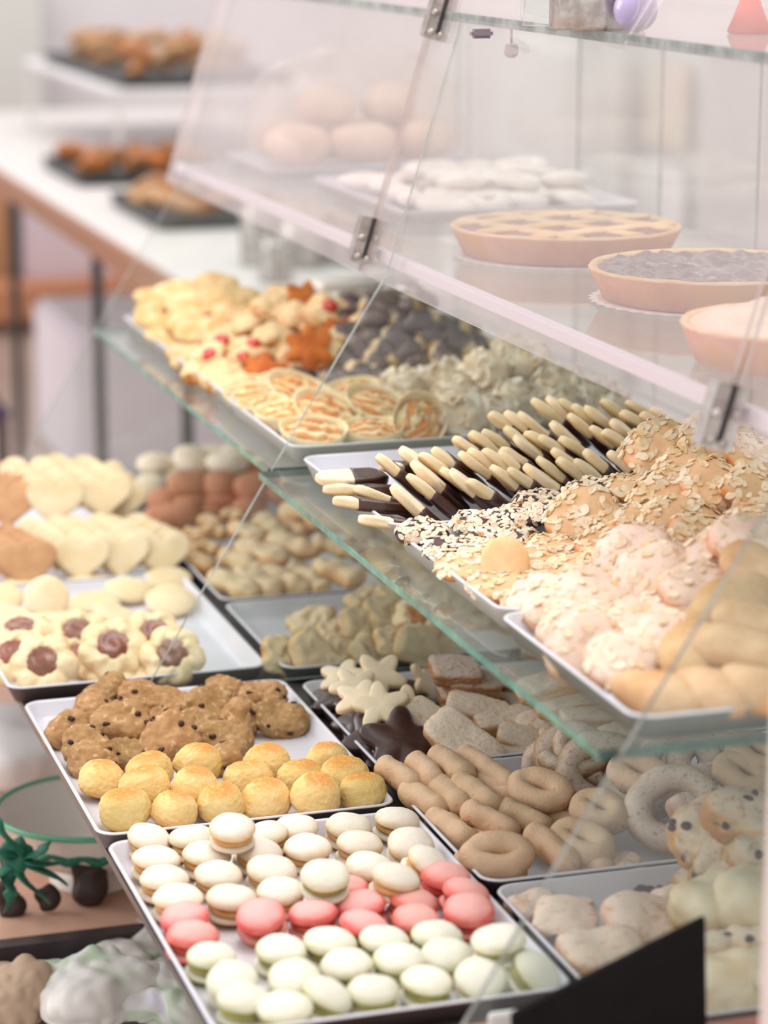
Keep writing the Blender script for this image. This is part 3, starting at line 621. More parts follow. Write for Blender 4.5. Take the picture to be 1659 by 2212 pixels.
# ------------------------------------------------------------------ stars, dipped stars, sugared bars
it = []
for i, (px, py, z, tc, tr, sp, s) in enumerate([(742, 1462, .036, 20, -8, 0, .95), (768, 1482, .046, 22, 6, 40, .95), (820, 1460, .050, 38, 8, 100, 1.0), (778, 1510, .048, 24, -5, 70, .95), (822, 1526, .050, 38, -6, 10, 1.0), (878, 1538, .042, 46, 8, 60, 1.0), (918, 1482, .024, 18, 62, 20, .9)]):
    it.append((px, py, K_star.spawn(frame(at(px, py, FL + z), tc, tr, sp, s), i), 'pale shortbread star'))
autolabel(it, 3, 'left of the sugared bars', 'shortbread star', 'pale shortbread stars')
it = []
for i, (px, py, z, tc, tr, sp, s) in enumerate([(733, 1506, .022, 8, -10, 0, 1.0), (735, 1524, .009, 4, -5, 30, 1.0), (850, 1487, .022, 10, 8, 0, 1.0), (868, 1503, .014, 8, 8, 50, 1.0), (897, 1520, .014, 8, 10, 20, 1.0),
                                                (772, 1560, .020, 35, -30, 0, .95), (795, 1568, .018, 38, -28, 15, 1.0), (812, 1592, .022, 36, -15, 35, 1.15), (865, 1606, .024, 40, 5, 60, 1.3), (853, 1632, .010, 15, 0, 0, 1.05)]):
    it.append((px, py, K_dstar.spawn(frame(at(px, py, FL + z), tc, tr, sp, s), i), 'dark chocolate coated star'))
autolabel(it, 3, 'left part of star tray', 'chocolate star', 'chocolate coated stars')
it = []
for i, (px, py, z, tc, tr, sp, s, kk) in enumerate([
    (983, 1450, .060, 12, 6, 10, 1.0, 1), (1018, 1478, .044, 5, 5, 10, 1.1, 1), (1005, 1502, .028, 4, 0, 8, 1.1, 1), (1030, 1532, .030, 25, 8, -12, 1.0, 0), (1092, 1556, .022, 15, 0, 20, 1.0, 0), (1040, 1560, .016, 8, 5, -25, 1.0, 0),
    (940, 1570, .030, 38, 10, -38, 1.12, 0), (1003, 1606, .026, 40, 4, -42, 1.3, 0), (1188, 1480, .066, 15, -12, 12, 1.1, 0), (1228, 1512, .052, 20, -6, 12, 1.15, 0), (1184, 1555, .030, 25, -18, 10, 1.0, 0), (1280, 1545, .040, 15, 5, 8, 1.1, 0),
    (1148, 1604, .014, 18, 10, -8, 1.1, 0), (1240, 1602, .014, 18, 6, 12, 1.1, 0), (1100, 1630, .008, 6, 0, 0, .95, 0), (1150, 1508, .020, 8, 0, 30, 1.1, 0), (1110, 1476, .030, 8, 0, -20, 1.1, 1), (1330, 1590, .030, 12, 0, 40, 1.0, 0), (1250, 1570, .012, 6, 0, -10, 1.0, 0),
    (1085, 1500, .018, 5, 0, 0, 1.1, 1), (1120, 1345, .02, 10, 0, 30, .9, 0), (1060, 1340, .02, 10, 0, 10, .9, 0), (1170, 1400, .02, 10, 0, 60, .9, 0)]):
    p = at(px, py, FL + z)
    K = K_brownbar if kk else K_bar
    it.append((px, py, K.spawn(frame(p, tc, tr, sp, s), i), ('brown' if kk else 'pale') + ' sugar dusted shortbread bar'))
autolabel(it, 5, 'under shelf corner', 'shortbread bar', 'sugared bars piled on the star tray')

# ------------------------------------------------------------------ fingers and rings
it = []
def fing(K, x0, y0, x1, y1, z0, z1, s=1, d='tan sugared biscuit finger', k=0, roll=ZUP, L=.070):
    a, b = at(x0, y0, FL + z0), at(x1, y1, FL + z1); o = K.spawn(along(a, b, roll, s), k)
    it.append(((x0 + x1) / 2, (y0 + y1) / 2, o, d)); return o
for i, a in enumerate([(822, 1655, 893, 1700, .036, .030), (870, 1706, 958, 1758, .024, .020), (932, 1766, 1010, 1820, .016, .014), (890, 1643, 940, 1696, .040, .034), (937, 1692, 1002, 1750, .032, .026),
                       (998, 1748, 1112, 1806, .034, .022), (935, 1630, 1010, 1686, .046, .040), (984, 1687, 1070, 1750, .038, .032), (994, 1630, 1062, 1680, .044, .038), (1030, 1680, 1110, 1738, .034, .028),
                       (1080, 1747, 1180, 1795, .030, .022), (1133, 1790, 1242, 1882, .032, .016), (1162, 1755, 1230, 1785, .020, .016), (1060, 1675, 1090, 1700, .040, .036), (1010, 1790, 1080, 1840, .012, .010), (1230, 1850, 1290, 1875, .012, .012), (1000, 1870, 1110, 1885, .010, .010)]):
    fing(K_finger, *a, k=i)
autolabel(it, 6, 'left finger tray', 'biscuit finger', 'tan biscuit fingers')
it = []
for i, a in enumerate([(1110, 1690, 1225, 1726, .046, .040), (1197, 1787, 1318, 1852, .034, .022), (1243, 1727, 1352, 1778, .040, .034), (1012, 1850, 1135, 1846, .026, .026), (1334, 1653, 1432, 1698, .062, .052), (1561, 1647, 1655, 1702, .075, .062), (1604, 1612, 1665, 1650, .086, .078)]):
    fing(K_oval, *a, k=i, s=.98, d='folded oval ring biscuit', roll=Vector((-.15, -.75, 1)).normalized())
for i, (px, py, z, tc, tr, sp, s) in enumerate([(1297, 1668, .040, 50, 10, 20, 1.1), (1452, 1746, .044, 48, -6, 30, 1.12), (1466, 1647, .05, 55, 0, 0, 1.0), (1386, 1715, .024, 20, 0, 0, .9), (1240, 1640, .040, 60, 20, 0, 1.0), (1196, 1655, .026, 70, -40, 0, .8), (1380, 1660, .03, 30, 0, 0, 1.0), (1560, 1720, .03, 30, 0, 0, 1.1), (1640, 1740, .03, 20, 0, 0, 1.1), (1530, 1650, .05, 40, 0, 0, 1.0)]):
    it.append((px, py, K_ring.spawn(frame(at(px, py, FL + z), tc, tr, sp, s), i), 'powdered tan ring biscuit'))
for i, (px, py, z, tc, tr, sp, s) in enumerate([(1555, 1700, .062, 40, 20, 200, 1.25), (1418, 1815, .030, 40, 0, 215, 1.15), (1290, 1615, .055, 40, 0, 150, .9), (1236, 1612, .058, 30, 0, 200, .8)]):
    q = at(px, py, FL + z); it.append((px, py, K_arc.spawn(frame(q, tc, tr, sp, s), i), 'powdered horseshoe biscuit'))
autolabel(it, 5, 'right finger tray', 'ring biscuit', 'powdered ring biscuits')
it = []
for i, (px, py, z, tc, tr, sp, s, K, d) in enumerate([
    (1221, 1991, .016, 18, 6, -15, 1.05, K_slab, 'pale rough slab biscuit'), (1152, 1958, .012, 10, 0, 30, .75, K_slab, 'pale rough slab biscuit'), (1396, 1990, .018, 22, 4, 10, 1.25, K_slab, 'tan rough slab biscuit'), (1478, 1966, .014, 15, 0, 0, 1.1, K_slab, 'tan rough slab biscuit'),
    (1302, 2058, .016, 10, 0, 10, 1.15, K_slab, 'pale rough slab biscuit'), (1180, 1935, .006, 0, 0, 0, .3, K_slab, 'small pale crumb'), (1262, 1948, .005, 0, 0, 40, .3, K_slab, 'small tan crumb'), (1340, 1866, .012, 10, 0, 0, .6, K_slab, 'small white crumb'),
    (1530, 1818, .062, 40, 0, -20, 1.15, K_rais, 'raisin studded pale bun'), (1612, 1772, .088, 20, 10, 0, 1.2, K_rais, 'raisin studded pale bun'), (1580, 1880, .046, 20, 0, 30, 1.2, K_rais, 'raisin studded pale bun'), (1650, 1850, .066, 20, 0, 60, 1.1, K_rais, 'raisin studded pale bun'),
    (1545, 1770, .06, 60, 20, 10, .9, K_slab, 'tan rough slab biscuit'), (1545, 1965, .036, 8, 0, 30, 1.15, K_cube, 'pale yellow cake chunk'), (1625, 1960, .040, 12, 0, 70, 1.3, K_cube, 'pale yellow cake chunk'), (1580, 2065, .018, 5, 0, 10, 1.0, K_rais, 'raisin studded pale bun'),
    (1575, 2125, .014, 5, 0, 10, 1.0, K_cube, 'pale yellow cake chunk'), (1640, 2050, .02, 5, 0, 50, 1.1, K_rais, 'raisin studded pale bun'), (1650, 2120, .014, 5, 0, 50, 1.0, K_cube, 'pale yellow cake chunk'), (1500, 1905, .020, 20, 0, 0, .6, K_rais, 'raisin studded pale bun')]):
    it.append((px, py, K.spawn(frame(at(px, py, FL + z), tc, tr, sp, s), i), d))
for i, (px, py, s) in enumerate([(1395, 1928, .9), (1425, 1935, 1.1), (1455, 1940, .9), (1205, 2042, 1.2), (1188, 2025, .7)]):
    me = M_dark = blob('dark_raisin_cluster', .014, .009, .006, 'chips', 2.2, amp=.005, freq=120, seed=i + 3, sub=3)
    it.append((px, py, link('dark_raisin_cluster', me, None, frame(at(px, py, FL + .008), 0, 0, i * 50, s)), 'dark brown raisin crumb'))
autolabel(it, 7, 'tray behind black board', 'biscuit', 'pieces on the nearly empty tray')

# ------------------------------------------------------------------ plain rounds and flower cookies
it = []
for i, (px, py, z, tc, tr, sp, s, k) in enumerate([(100, 1293, .028, 62, -4, 0, 1.05, 0), (205, 1303, .010, 8, 0, 0, 1.15, 0), (277, 1275, .014, 14, 4, 0, 1.12, 0), (368, 1298, .016, 20, 4, 0, 1.15, 0), (362, 1252, .014, 10, 0, 0, 1.15, 0), (250, 1328, .016, 4, 20, 20, 1.1, 0),
                                                   (15, 1335, .012, 6, 0, 0, 1.15, 0), (60, 1262, .010, 4, 0, 0, 1.1, 0), (0, 1295, .018, 30, 0, 0, 1.05, 0), (190, 1258, .008, 4, 0, 0, 1.1, 0), (130, 1330, .008, 2, 0, 0, 1.05, 0)]):
    it.append((px, py, K_plain.spawn(frame(at(px, py, FL + z), tc, tr, sp, s), i), 'plain pale round butter biscuit'))
autolabel(it, 3, 'behind flower cookies', 'round biscuit', 'plain round biscuits')
it = []
for i, (px, py, z, tc, tr, sp, s) in enumerate([(95, 1436, .034, 52, -6, 0, 1.02), (243, 1402, .040, 44, 12, 20, 1.04), (372, 1418, .034, 50, 6, 50, .98), (333, 1376, .032, 36, 10, 0, 1.0), (45, 1368, .036, 14, -4, 0, 1.05), (168, 1372, .034, 30, 0, 40, 1.0), (245, 1446, .014, 10, 0, 0, 1.0), (30, 1420, .020, 35, -10, 10, 1.0),
                                                (150, 1420, .016, 20, 0, 0, 1.05), (340, 1450, .012, 8, 0, 0, 1.0), (100, 1400, .02, 20, 0, 40, 1.0)]):
    it.append((px, py, K_flower.spawn(frame(at(px, py, FL + z), tc, tr, sp, s), i), 'chocolate centred flower cookie'))
autolabel(it, 3, 'flower tray', 'flower cookie', 'chocolate centred flower cookies')

# ------------------------------------------------------------------ heart biscuits, standing in leaning rows
it = []
def hearts(K, x0, y0, x1, y1, z0, z1, n, tc, s, d):
    for k in range(n):
        f = k / max(1, n - 1); px, py = x0 + (x1 - x0) * f, y0 + (y1 - y0) * f
        it.append((px, py, K.spawn(frame(at(px, py, FL + z0 + (z1 - z0) * f), tc, J(3), J(4), s), k), d))
hd = 'pale heart shaped butter biscuit'
hearts(K_heart, 95, 1165, 175, 1212, .048, .034, 6, 60, .95, hd); hearts(K_heart, 185, 1160, 262, 1204, .048, .034, 6, 60, .95, hd); hearts(K_heart, 270, 1160, 352, 1200, .048, .034, 6, 60, .95, hd)
hearts(K_heart, 60, 1036, 118, 1088, .10, .088, 5, 56, 1.0, hd); hearts(K_heart, 150, 1030, 224, 1075, .10, .088, 6, 56, 1.0, hd)
hearts(K_heart, 215, 1040, 262, 1085, .085, .075, 3, 56, .9, hd); 
autolabel(it, 7, 'heart tray', 'heart biscuit', 'pale heart biscuits')
it = []
hearts(K_theart, -20, 1050, 18, 1092, .09, .085, 4, 56, 1.0, 'tan heart shaped butter biscuit'); hearts(K_theart, -20, 1180, 60, 1222, .045, .034, 5, 60, .95, 'tan heart shaped butter biscuit')
autolabel(it, 2, 'left edge of heart tray', 'heart biscuit', 'tan heart biscuits')

# ------------------------------------------------------------------ smooth and bumpy biscuits behind
it = []
for i, (px, py, z, tc, tr, sp, s, K) in enumerate([
    (337, 1003, .062, 15, 0, 0, 1.0, 0), (312, 1062, .034, 45, -20, 20, 1.1, 0), (420, 996, .070, 20, 15, -25, 1.15, 0), (490, 1000, .074, 15, 0, 0, 1.0, 0), (515, 978, .076, 5, 0, 20, .95, 0), (460, 985, .060, 10, 0, 0, 1.0, 0), (345, 1030, .040, 10, 0, 0, 1.0, 0), (395, 1028, .046, 20, 0, 0, 1.0, 0), (560, 1000, .06, 10, 0, 0, 1.0, 0),
    (407, 1047, .064, 26, 0, -10, 1.18, 1), (478, 1048, .064, 24, 0, 0, 1.15, 1), (551, 1055, .062, 30, 5, 0, 1.18, 1), (418, 1082, .042, 6, 0, 0, 1.1, 1), (480, 1080, .044, 6, 0, 0, 1.1, 1), (358, 1082, .030, 15, -10, 0, 1.1, 1), (387, 1113, .032, 14, 0, 0, 1.15, 1),
    (460, 1104, .030, 20, 0, 0, 1.0, 1), (370, 1140, .014, 8, 0, 0, 1.05, 1), (535, 1015, .060, 10, 0, 0, 1.0, 1), (613, 1065, .056, 12, 10, -20, 1.15, 1), (540, 1098, .040, 10, 0, 0, 1.0, 1), (350, 1115, .018, 8, 0, 0, 1.0, 1)]):
    it.append((px, py, (K_eggb if K else K_eggw).spawn(frame(at(px, py, FL + z), tc, tr, sp, s), i), ('smooth reddish brown' if K else 'smooth cream') + ' oval biscuit'))
autolabel(it, 6, 'behind bumpy cookies', 'oval biscuit', 'smooth oval biscuits in the back')
it = []
for i, (x0, y0, x1, y1, z0, z1, K) in enumerate([
    (352, 1150, 390, 1178, .026, .018, 0), (430, 1122, 470, 1142, .048, .042, 0), (400, 1150, 436, 1166, .036, .030, 0), (440, 1148, 490, 1156, .040, .036, 0), (480, 1112, 525, 1124, .054, .050, 0), (388, 1180, 420, 1204, .024, .018, 0), (432, 1180, 470, 1192, .032, .028, 0), (410, 1208, 446, 1232, .018, .014, 0),
    (582, 1086, 702, 1158, .070, .052, 1), (625, 1088, 706, 1138, .084, .070, 1), (568, 1162, 690, 1200, .052, .042, 1), (678, 1170, 775, 1200, .056, .046, 1), (668, 1220, 785, 1262, .034, .026, 1), (513, 1180, 612, 1214, .044, .036, 1), (556, 1234, 664, 1278, .026, .014, 1),
    (618, 1226, 702, 1278, .026, .014, 1), (500, 1240, 600, 1284, .024, .013, 1), (453, 1246, 545, 1290, .022, .012, 1), (545, 1112, 616, 1166, .056, .046, 1), (475, 1200, 562, 1236, .032, .024, 1), (780, 1196, 850, 1250, .040, .030, 1), (700, 1120, 790, 1160, .080, .066, 1), (740, 1160, 830, 1200, .060, .046, 1), (840, 1180, 930, 1230, .050, .040, 1),
    (590, 1130, 660, 1160, .05, .045, 1), (500, 1140, 560, 1165, .05, .045, 1), (860, 1230, 940, 1270, .03, .02, 1), (800, 1130, 880, 1180, .07, .06, 1)]):
    a, b = at(x0, y0, FL + z0), at(x1, y1, FL + z1); L = (b - a).length; K_ = K_bump if K else K_nub
    it.append(((x0 + x1) / 2, (y0 + y1) / 2, K_.spawn(along(a, b, Vector((-.1, -.5, 1)).normalized(), min(1.15, max(.9, L / (.075 if K else .042)))), i), ('long' if K else 'small') + ' bumpy golden cookie'))
autolabel(it, 7, 'tray under back shelf', 'bumpy cookie', 'bumpy golden cookies')
it = []
for i, (px, py, z, tc, tr, sp, s) in enumerate([
    (670, 1342, .030, 22, -18, 0, 1.05), (612, 1420, .020, 36, 34, 0, 1.05), (675, 1408, .026, 42, 36, 30, 1.05), (738, 1412, .018, 30, 24, 60, 1.0), (805, 1414, .018, 30, 26, 90, 1.05), (730, 1372, .028, 20, 10, 0, 1.0), (785, 1352, .036, 34, 30, 20, 1.1), (800, 1300, .046, 22, 0, 40, 1.05),
    (838, 1330, .044, 34, 24, 0, 1.05), (855, 1390, .030, 20, 20, 10, 1.0), (905, 1400, .026, 42, 36, 0, 1.1), (960, 1396, .020, 24, 10, 30, 1.0), (870, 1290, .050, 25, 10, 0, 1.1), (940, 1290, .040, 20, 0, 40, 1.1), (1010, 1330, .030, 15, 0, 10, 1.1), (985, 1300, .045, 20, 0, 70, 1.1), (900, 1360, .03, 10, 0, 30, 1.0)]):
    it.append((px, py, K_crumb.spawn(frame(at(px, py, FL + z), tc, tr, sp, s * .92), i), 'ragged golden cookie'))
autolabel(it, 4, 'mid tray below shelf', 'crumbly cookie', 'crumbly golden cookies')
o = K_jam.spawn(frame(at(908, 1332, FL + .050), 46, -10, 0, .86)); tag(o, 'flower cookie with orange jam centre on top of the crumbly golden cookies', 'jam cookie')

# ------------------------------------------------------------------ chocolate dipped fingers on the shelf
it = []
def heapS3(x, y): return FS + .024 + .050 * clamp((y - 2.37) / .32) + .035 * clamp((x - .80) / .38)
def dip(px, py, pitch, yaw, k, s=1.0, dz=0):
    pc = settle(px, py, heapS3, FS + .04) + Vector((0, 0, dz)); pc.x = min(pc.x, 1.165)
    d = Vector((math.cos(math.radians(yaw)) * math.cos(math.radians(pitch)), math.sin(math.radians(yaw)) * math.cos(math.radians(pitch)), -math.sin(math.radians(pitch))))
    c = pc + d * (.0165 * s); y = Vector((0, 1, 0)); y = (y - d * y.dot(d)).normalized(); z = d.cross(y)
    m = Matrix.Translation(c) @ Matrix((d, y, z)).transposed().to_4x4() @ Matrix.Rotation(math.radians(J(12)), 4, 'X') @ Matrix.Scale(s, 4)
    it.append((px, py, K_dip.spawn(m, k), 'chocolate dipped shortbread finger'))
for i, (px, py, pi_, ya, s) in enumerate([(728, 1010, 4, 8, 1), (745, 1034, 5, 0, 1), (768, 1062, 8, -12, 1), (812, 1050, 22, -20, 1.05), (828, 1104, 10, -12, 1.1), (863, 986, 6, 0, .9), (943, 978, 8, -5, .95)]): dip(px, py, pi_, ya, i, s, -.012)
for i, (px, py) in enumerate([(882, 1084), (917, 1057), (850, 1015), (927, 1033), (992, 1042), (1050, 1067), (903, 1000), (943, 1010), (970, 998), (1030, 1007), (1097, 1040), (1137, 1042), (1050, 1003), (1080, 1005), (1113, 1007), (1173, 1037), (1197, 1020),
    (1017, 975), (1053, 967), (1080, 957), (1093, 920), (1127, 957), (1150, 973), (1130, 921), (1155, 923), (1173, 963), (1205, 972), (1187, 892), (1217, 890), (1242, 892), (1223, 944), (1260, 925), (1270, 905), (1300, 910), (1333, 893), (1357, 937), (1380, 920), (1388, 893), (1420, 925), (1442, 913), (1473, 930),
    (1300, 1008), (1243, 1023), (1277, 1023), (1350, 1008), (1373, 1002), (1383, 990), (1120, 1000), (1250, 975), (1310, 950), (1340, 960), (1400, 960), (1010, 1050), (1230, 1000)]):
    dip(px, py, 40 + J(4), J(7) - 8, i, 1.02 + J(.05))
autolabel(it, 6, 'finger pile', 'dipped finger', 'chocolate dipped fingers on the shelf', .05)

# ------------------------------------------------------------------ almond cookies on the shelf
it = []
def heapS4(x, y): return FS + .014 + .070 * clamp((x - .84) / .26) ** 1.2 + .012 * clamp((y - 2.1) / .25)
def alm(K, pts, d, heap=heapS4):
    for i, a in enumerate(pts):
        px, py, tc, tr, s = a[:5]; p = settle(px, py, heap, FS + .03) + Vector((0, 0, a[5] if len(a) > 5 else 0)); p.x = min(p.x, 1.19); it.append((px, py, K.spawn(frame(p, tc, tr, rnd.uniform(0, 360), s * .86), i), d))
alm(K_dalm, [(915, 1150, 10, 0, 1.0), (968, 1188, 10, 0, 1.0), (1030, 1130, 8, 0, 1.0), (1097, 1126, 10, 5, .95), (1050, 1168, 8, 0, .95), (1110, 1160, 10, 0, .95), (1167, 1086, 12, 0, 1.0), (1275, 1068, 15, 0, 1.05), (1335, 1056, 20, 0, .95), (1205, 1112, 12, 0, 1.0), (1135, 1112, 10, 0, 1.0), (1240, 1090, 12, 0, .9)], 'dark almond flaked cookie')
alm(K_alm, [(1000, 1228, 12, 0, 1.0), (1258, 1138, 30, -10, 1.25, .012), (1187, 1192, 14, 0, 1.0), (1150, 1226, 14, 0, 1.05), (1250, 1240, 18, 0, 1.1), (1320, 1180, 22, 0, 1.1), (1420, 1030, 32, -12, 1.35, .030), (1550, 1018, 34, 8, 1.4, .030), (1633, 1040, 30, 25, 1.2, .020), (1543, 1096, 32, 0, 1.2, .02),
            (1440, 1105, 30, 0, 1.25, .012), (1383, 1080, 8, 0, 1.2, .01), (1333, 1140, 20, 0, 1.1), (1467, 1165, 36, 10, 1.3, .012), (1510, 1190, 40, 20, 1.2, .006), (1633, 1090, 25, 20, 1.2, .01), (1630, 1150, 18, 0, 1.2, .006), (1400, 1150, 25, 0, 1.1, .006), (1190, 1250, 15, 0, 1.1), (1320, 1225, 22, 0, 1.1), (1400, 1200, 25, 0, 1.1), (1080, 1270, 10, 0, 1.0), (1060, 1200, 12, 0, 1.0),
            (1490, 1060, 20, 0, 1.2, .02), (1600, 1190, 20, 0, 1.1)], 'orange almond flaked cookie')
p = settle(1082, 1240, heapS4, FS + .03) + Vector((0, -.012, .014)); it.append((1082, 1240, K_round.spawn(frame(p, 62, 0, 90, .95)), 'smooth round biscuit showing underside'))
autolabel(it, 6, 'almond pile', 'almond cookie', 'almond flake cookies on the shelf')
it = []
def heapS5(x, y): return FS + .016 + .055 * clamp((x - .80) / .26) 
alm(K_rosy, [(1160, 1298, 25, -20, 1.05), (1205, 1325, 30, -10, 1.1, .006), (1292, 1300, 16, 0, 1.25, .006), (1368, 1232, 30, -20, 1.3, .012), (1410, 1280, 42, -25, 1.25, .012), (1262, 1402, 48, -10, 1.1), (1340, 1378, 14, 0, 1.2), (1340, 1432, 25, 0, 1.1), (1450, 1325, 20, 0, 1.1), (1390, 1340, 25, 0, 1.0), (1240, 1362, 25, -15, 1.1), (1470, 1378, 20, 0, 1.2), (1270, 1350, 20, 0, 1.1), (1560, 1250, 30, 0, 1.2, .02), (1520, 1300, 25, 0, 1.2, .01), (1610, 1245, 20, 10, 1.2, .03), (1420, 1400, 20, 0, 1.1)], 'rosy floured almond biscuit', heapS5)
alm(K_tano, [(1490, 1440, 12, 0, 1.2, .012), (1606, 1440, 18, 0, 1.15, .012), (1423, 1500, 6, 0, 1.15), (1575, 1350, 30, 0, 1.25, .015), (1645, 1290, 20, 0, 1.2, .02), (1540, 1495, 6, 0, 1.1), (1640, 1490, 8, 0, 1.1), (1640, 1380, 15, 0, 1.1, .01)], 'tan oval biscuit', heapS5)
for a in it:
    if a[3] == 'tan oval biscuit': pass
autolabel(it, 6, 'nearest shelf tray', 'oval biscuit', 'rosy and tan biscuits on the nearest shelf tray')

# ------------------------------------------------------------------ tartlets and nut clusters
it = []
for i, (px, py, z, tc, tr, sp, s) in enumerate([(540, 860, .016, 14, -4, 0, .95), (567, 880, .018, 10, 0, 20, .9), (640, 848, .020, 20, 14, -15, 1.15), (614, 902, .018, 12, 0, 10, 1.05), (676, 942, .018, 16, 4, -5, 1.15), (703, 894, .024, 22, 12, -20, 1.2), (767, 848, .018, 12, 0, 0, 1.0), (810, 882, .026, 24, 14, -20, 1.15), (868, 875, .018, 10, 0, 10, .9), (903, 914, .026, 48, 22, 70, 1.1), (803, 938, .016, 10, 0, 0, 1.1), (745, 930, .012, 10, 0, 0, .95)]):
    it.append((px, py, K_swirl.spawn(frame(at(px, py, FS + z), tc, tr, sp, s), i), 'browned swirl tartlet'))
autolabel(it, 4, 'beside nut clusters', 'tartlet', 'browned swirl tartlets')
it = []
for i, (px, py, z, s) in enumerate([(873, 837, .024, .95), (955, 822, .030, 1.05), (1050, 808, .050, 1.15), (1147, 795, .056, 1.2), (1097, 760, .060, .9), (1213, 838, .040, 1.1), (990, 858, .026, 1.05), (1004, 908, .024, 1.3), (1117, 873, .030, 1.05), (1236, 866, .036, 1.0), (1172, 880, .026, .95), (1075, 905, .018, 1.0), (1290, 860, .04, 1.0), (1320, 880, .03, 1.0), (1050, 860, .022, 1.1), (1160, 840, .03, 1.1)]):
    it.append((px, py, K_nut.spawn(frame(at(px, py, FS + z), 10 + J(15), J(20), rnd.uniform(0, 360), s), i), 'ivory cluster of almond flakes'))
autolabel(it, 4, 'right of tartlets', 'nut cluster', 'ivory nut clusters')

# ------------------------------------------------------------------ cherry cookies, dipped cones, golden cookies
it = []
for i, (px, py, z, tc, tr, sp, s, K) in enumerate([(480, 745, .040, 35, -10, 0, 1.0, K_cher), (450, 780, .030, 38, -15, 60, 1.0, K_cher), (543, 758, .036, 20, 0, 30, 1.0, K_cher), (410, 772, .018, 30, 0, 0, 1.05, K_lump), (440, 805, .016, 20, 0, 30, 1.0, K_lump), (482, 812, .018, 20, 0, 0, 1.1, K_lump), (507, 835, .014, 10, 0, 0, 1.1, K_lump),
    (567, 800, .022, 30, 5, 20, 1.05, K_toast), (590, 727, .050, 20, 0, 0, 1.05, K_lump), (655, 648, .088, 52, 0, 10, .95, K_toast), (587, 665, .078, 30, 0, 0, .95, K_lump), (705, 675, .080, 30, 10, 0, 1.15, K_cher), (640, 685, .070, 20, 0, 90, 1.1, K_lump), (668, 752, .052, 52, 12, 30, 1.05, K_toast), (630, 778, .030, 35, 30, 50, .95, K_lump),
    (733, 722, .056, 45, 15, 0, 1.0, K_toast), (527, 720, .044, 20, 0, 0, 1.0, K_lump), (707, 765, .040, 30, 0, 0, 1.0, K_lump), (600, 745, .040, 20, 0, 20, 1.1, K_lump), (555, 835, .012, 6, 0, 0, 1.05, K_lump), (545, 700, .056, 20, 0, 0, 1.0, K_lump), (620, 640, .076, 20, 0, 0, 1.0, K_lump), (690, 715, .055, 20, 0, 0, 1.0, K_lump), (520, 790, .02, 20, 0, 80, 1.0, K_cher)]):
    it.append((px, py, K.spawn(frame(at(px, py, FS + z), tc, tr, sp, s), i), {'cherry_cookie': 'lumpy cookie topped with red cherry', 'lumpy_toasted_cookie': 'pale orange lumpy cookie', 'toasted_star_cookie': 'deep orange toasted star cookie'}[K.name]))
o = link('dark_oval_chocolate', blob('dark_oval_chocolate', .022, .014, .010, 'choc', 2.2, amp=.001), None, frame(at(650, 812, FS + .024), 10, 0, 0, 1.0)); tag(o, 'dark glossy oval chocolate in front of the orange cookies', 'chocolate')
autolabel(it, 6, 'cherry tray', 'cherry tray cookie', 'cherry and toasted cookies')
it = []
CP = [(760, 667, .082), (813, 667, .09), (803, 690, .078), (913, 652, .10), (910, 693, .086), (853, 685, .080), (873, 705, .070), (813, 737, .056), (860, 735, .060), (777, 753, .046), (910, 745, .054), (953, 737, .060), (993, 742, .058), (867, 777, .036), (747, 783, .030), (813, 787, .030), (730, 822, .014), (780, 817, .016), (960, 770, .044), (790, 705, .068), (1030, 752, .05),
      (913, 782, .034), (897, 805, .024), (818, 818, .016), (1053, 760, .045), (973, 712, .072), (940, 700, .08), (720, 745, .045), (750, 720, .06), (850, 810, .016), (930, 720, .07), (890, 665, .092), (1000, 780, .03), (935, 820, .014), (835, 760, .045), (890, 755, .05), (770, 785, .028), (740, 690, .07), (840, 655, .095), (1010, 720, .06)]
for i, (px, py, z) in enumerate(CP):
    it.append((px, py, K_cone.spawn(frame(at(px, py, FS + z), 25 + J(25), J(25), rnd.choice([-25, -35, -50, 150, -15, 200]) + J(20), 1.0 + J(.08)), i), 'chocolate dipped ridged cone cookie'))
autolabel(it, 7, 'far cone pile', 'cone cookie', 'chocolate dipped cones')
it = []
for i, (px, py, z, tc, tr, sp, s) in enumerate([(323, 672, .050, 50, -40, 40, 1.0), (375, 628, .072, 25, -10, 0, 1.0), (467, 612, .080, 20, 0, 0, 1.1), (405, 655, .062, 30, 0, 20, 1.1), (402, 690, .044, 30, 0, 60, 1.15), (512, 642, .070, 22, 10, 0, 1.15), (507, 678, .054, 25, 5, 0, 1.1), (460, 660, .06, 20, 0, 0, 1.05), (357, 715, .026, 25, -10, 0, 1.1), (430, 715, .032, 25, 0, 30, 1.15),
    (393, 738, .014, 10, 0, 0, 1.1), (475, 710, .036, 25, 0, 0, 1.1), (345, 690, .04, 20, 0, 0, 1.0), (540, 680, .05, 10, 0, 0, 1.0), (430, 632, .074, 20, 0, 50, 1.0), (330, 640, .05, 10, 0, 0, 1.0)]):
    it.append((px, py, K_gold.spawn(frame(at(px, py, FS + z), tc, tr, sp, s * .88), i), 'pale golden puffy cookie'))
autolabel(it, 5, 'far left shelf pile', 'golden cookie', 'golden puffy cookies')
o = link('serving_tongs', tube('serving_tongs', [at(740, 640, FS + .085), at(800, 628, FS + .10), at(860, 622, FS + .11), at(905, 628, FS + .115)], .008, 'steel', 12), None); tag(o, 'shiny silver serving tongs lying behind the chocolate dipped cones', 'tongs')
o = link('paper_bag', boxm('paper_bag', -.07, .07, -.03, .03, -.006, .006, ['paper'], .003)); o.location = at(810, 622, FS + .11) + Vector((0, .05, .0)); tag(o, 'white folded paper bag lying behind the chocolate dipped cones', 'paper bag')
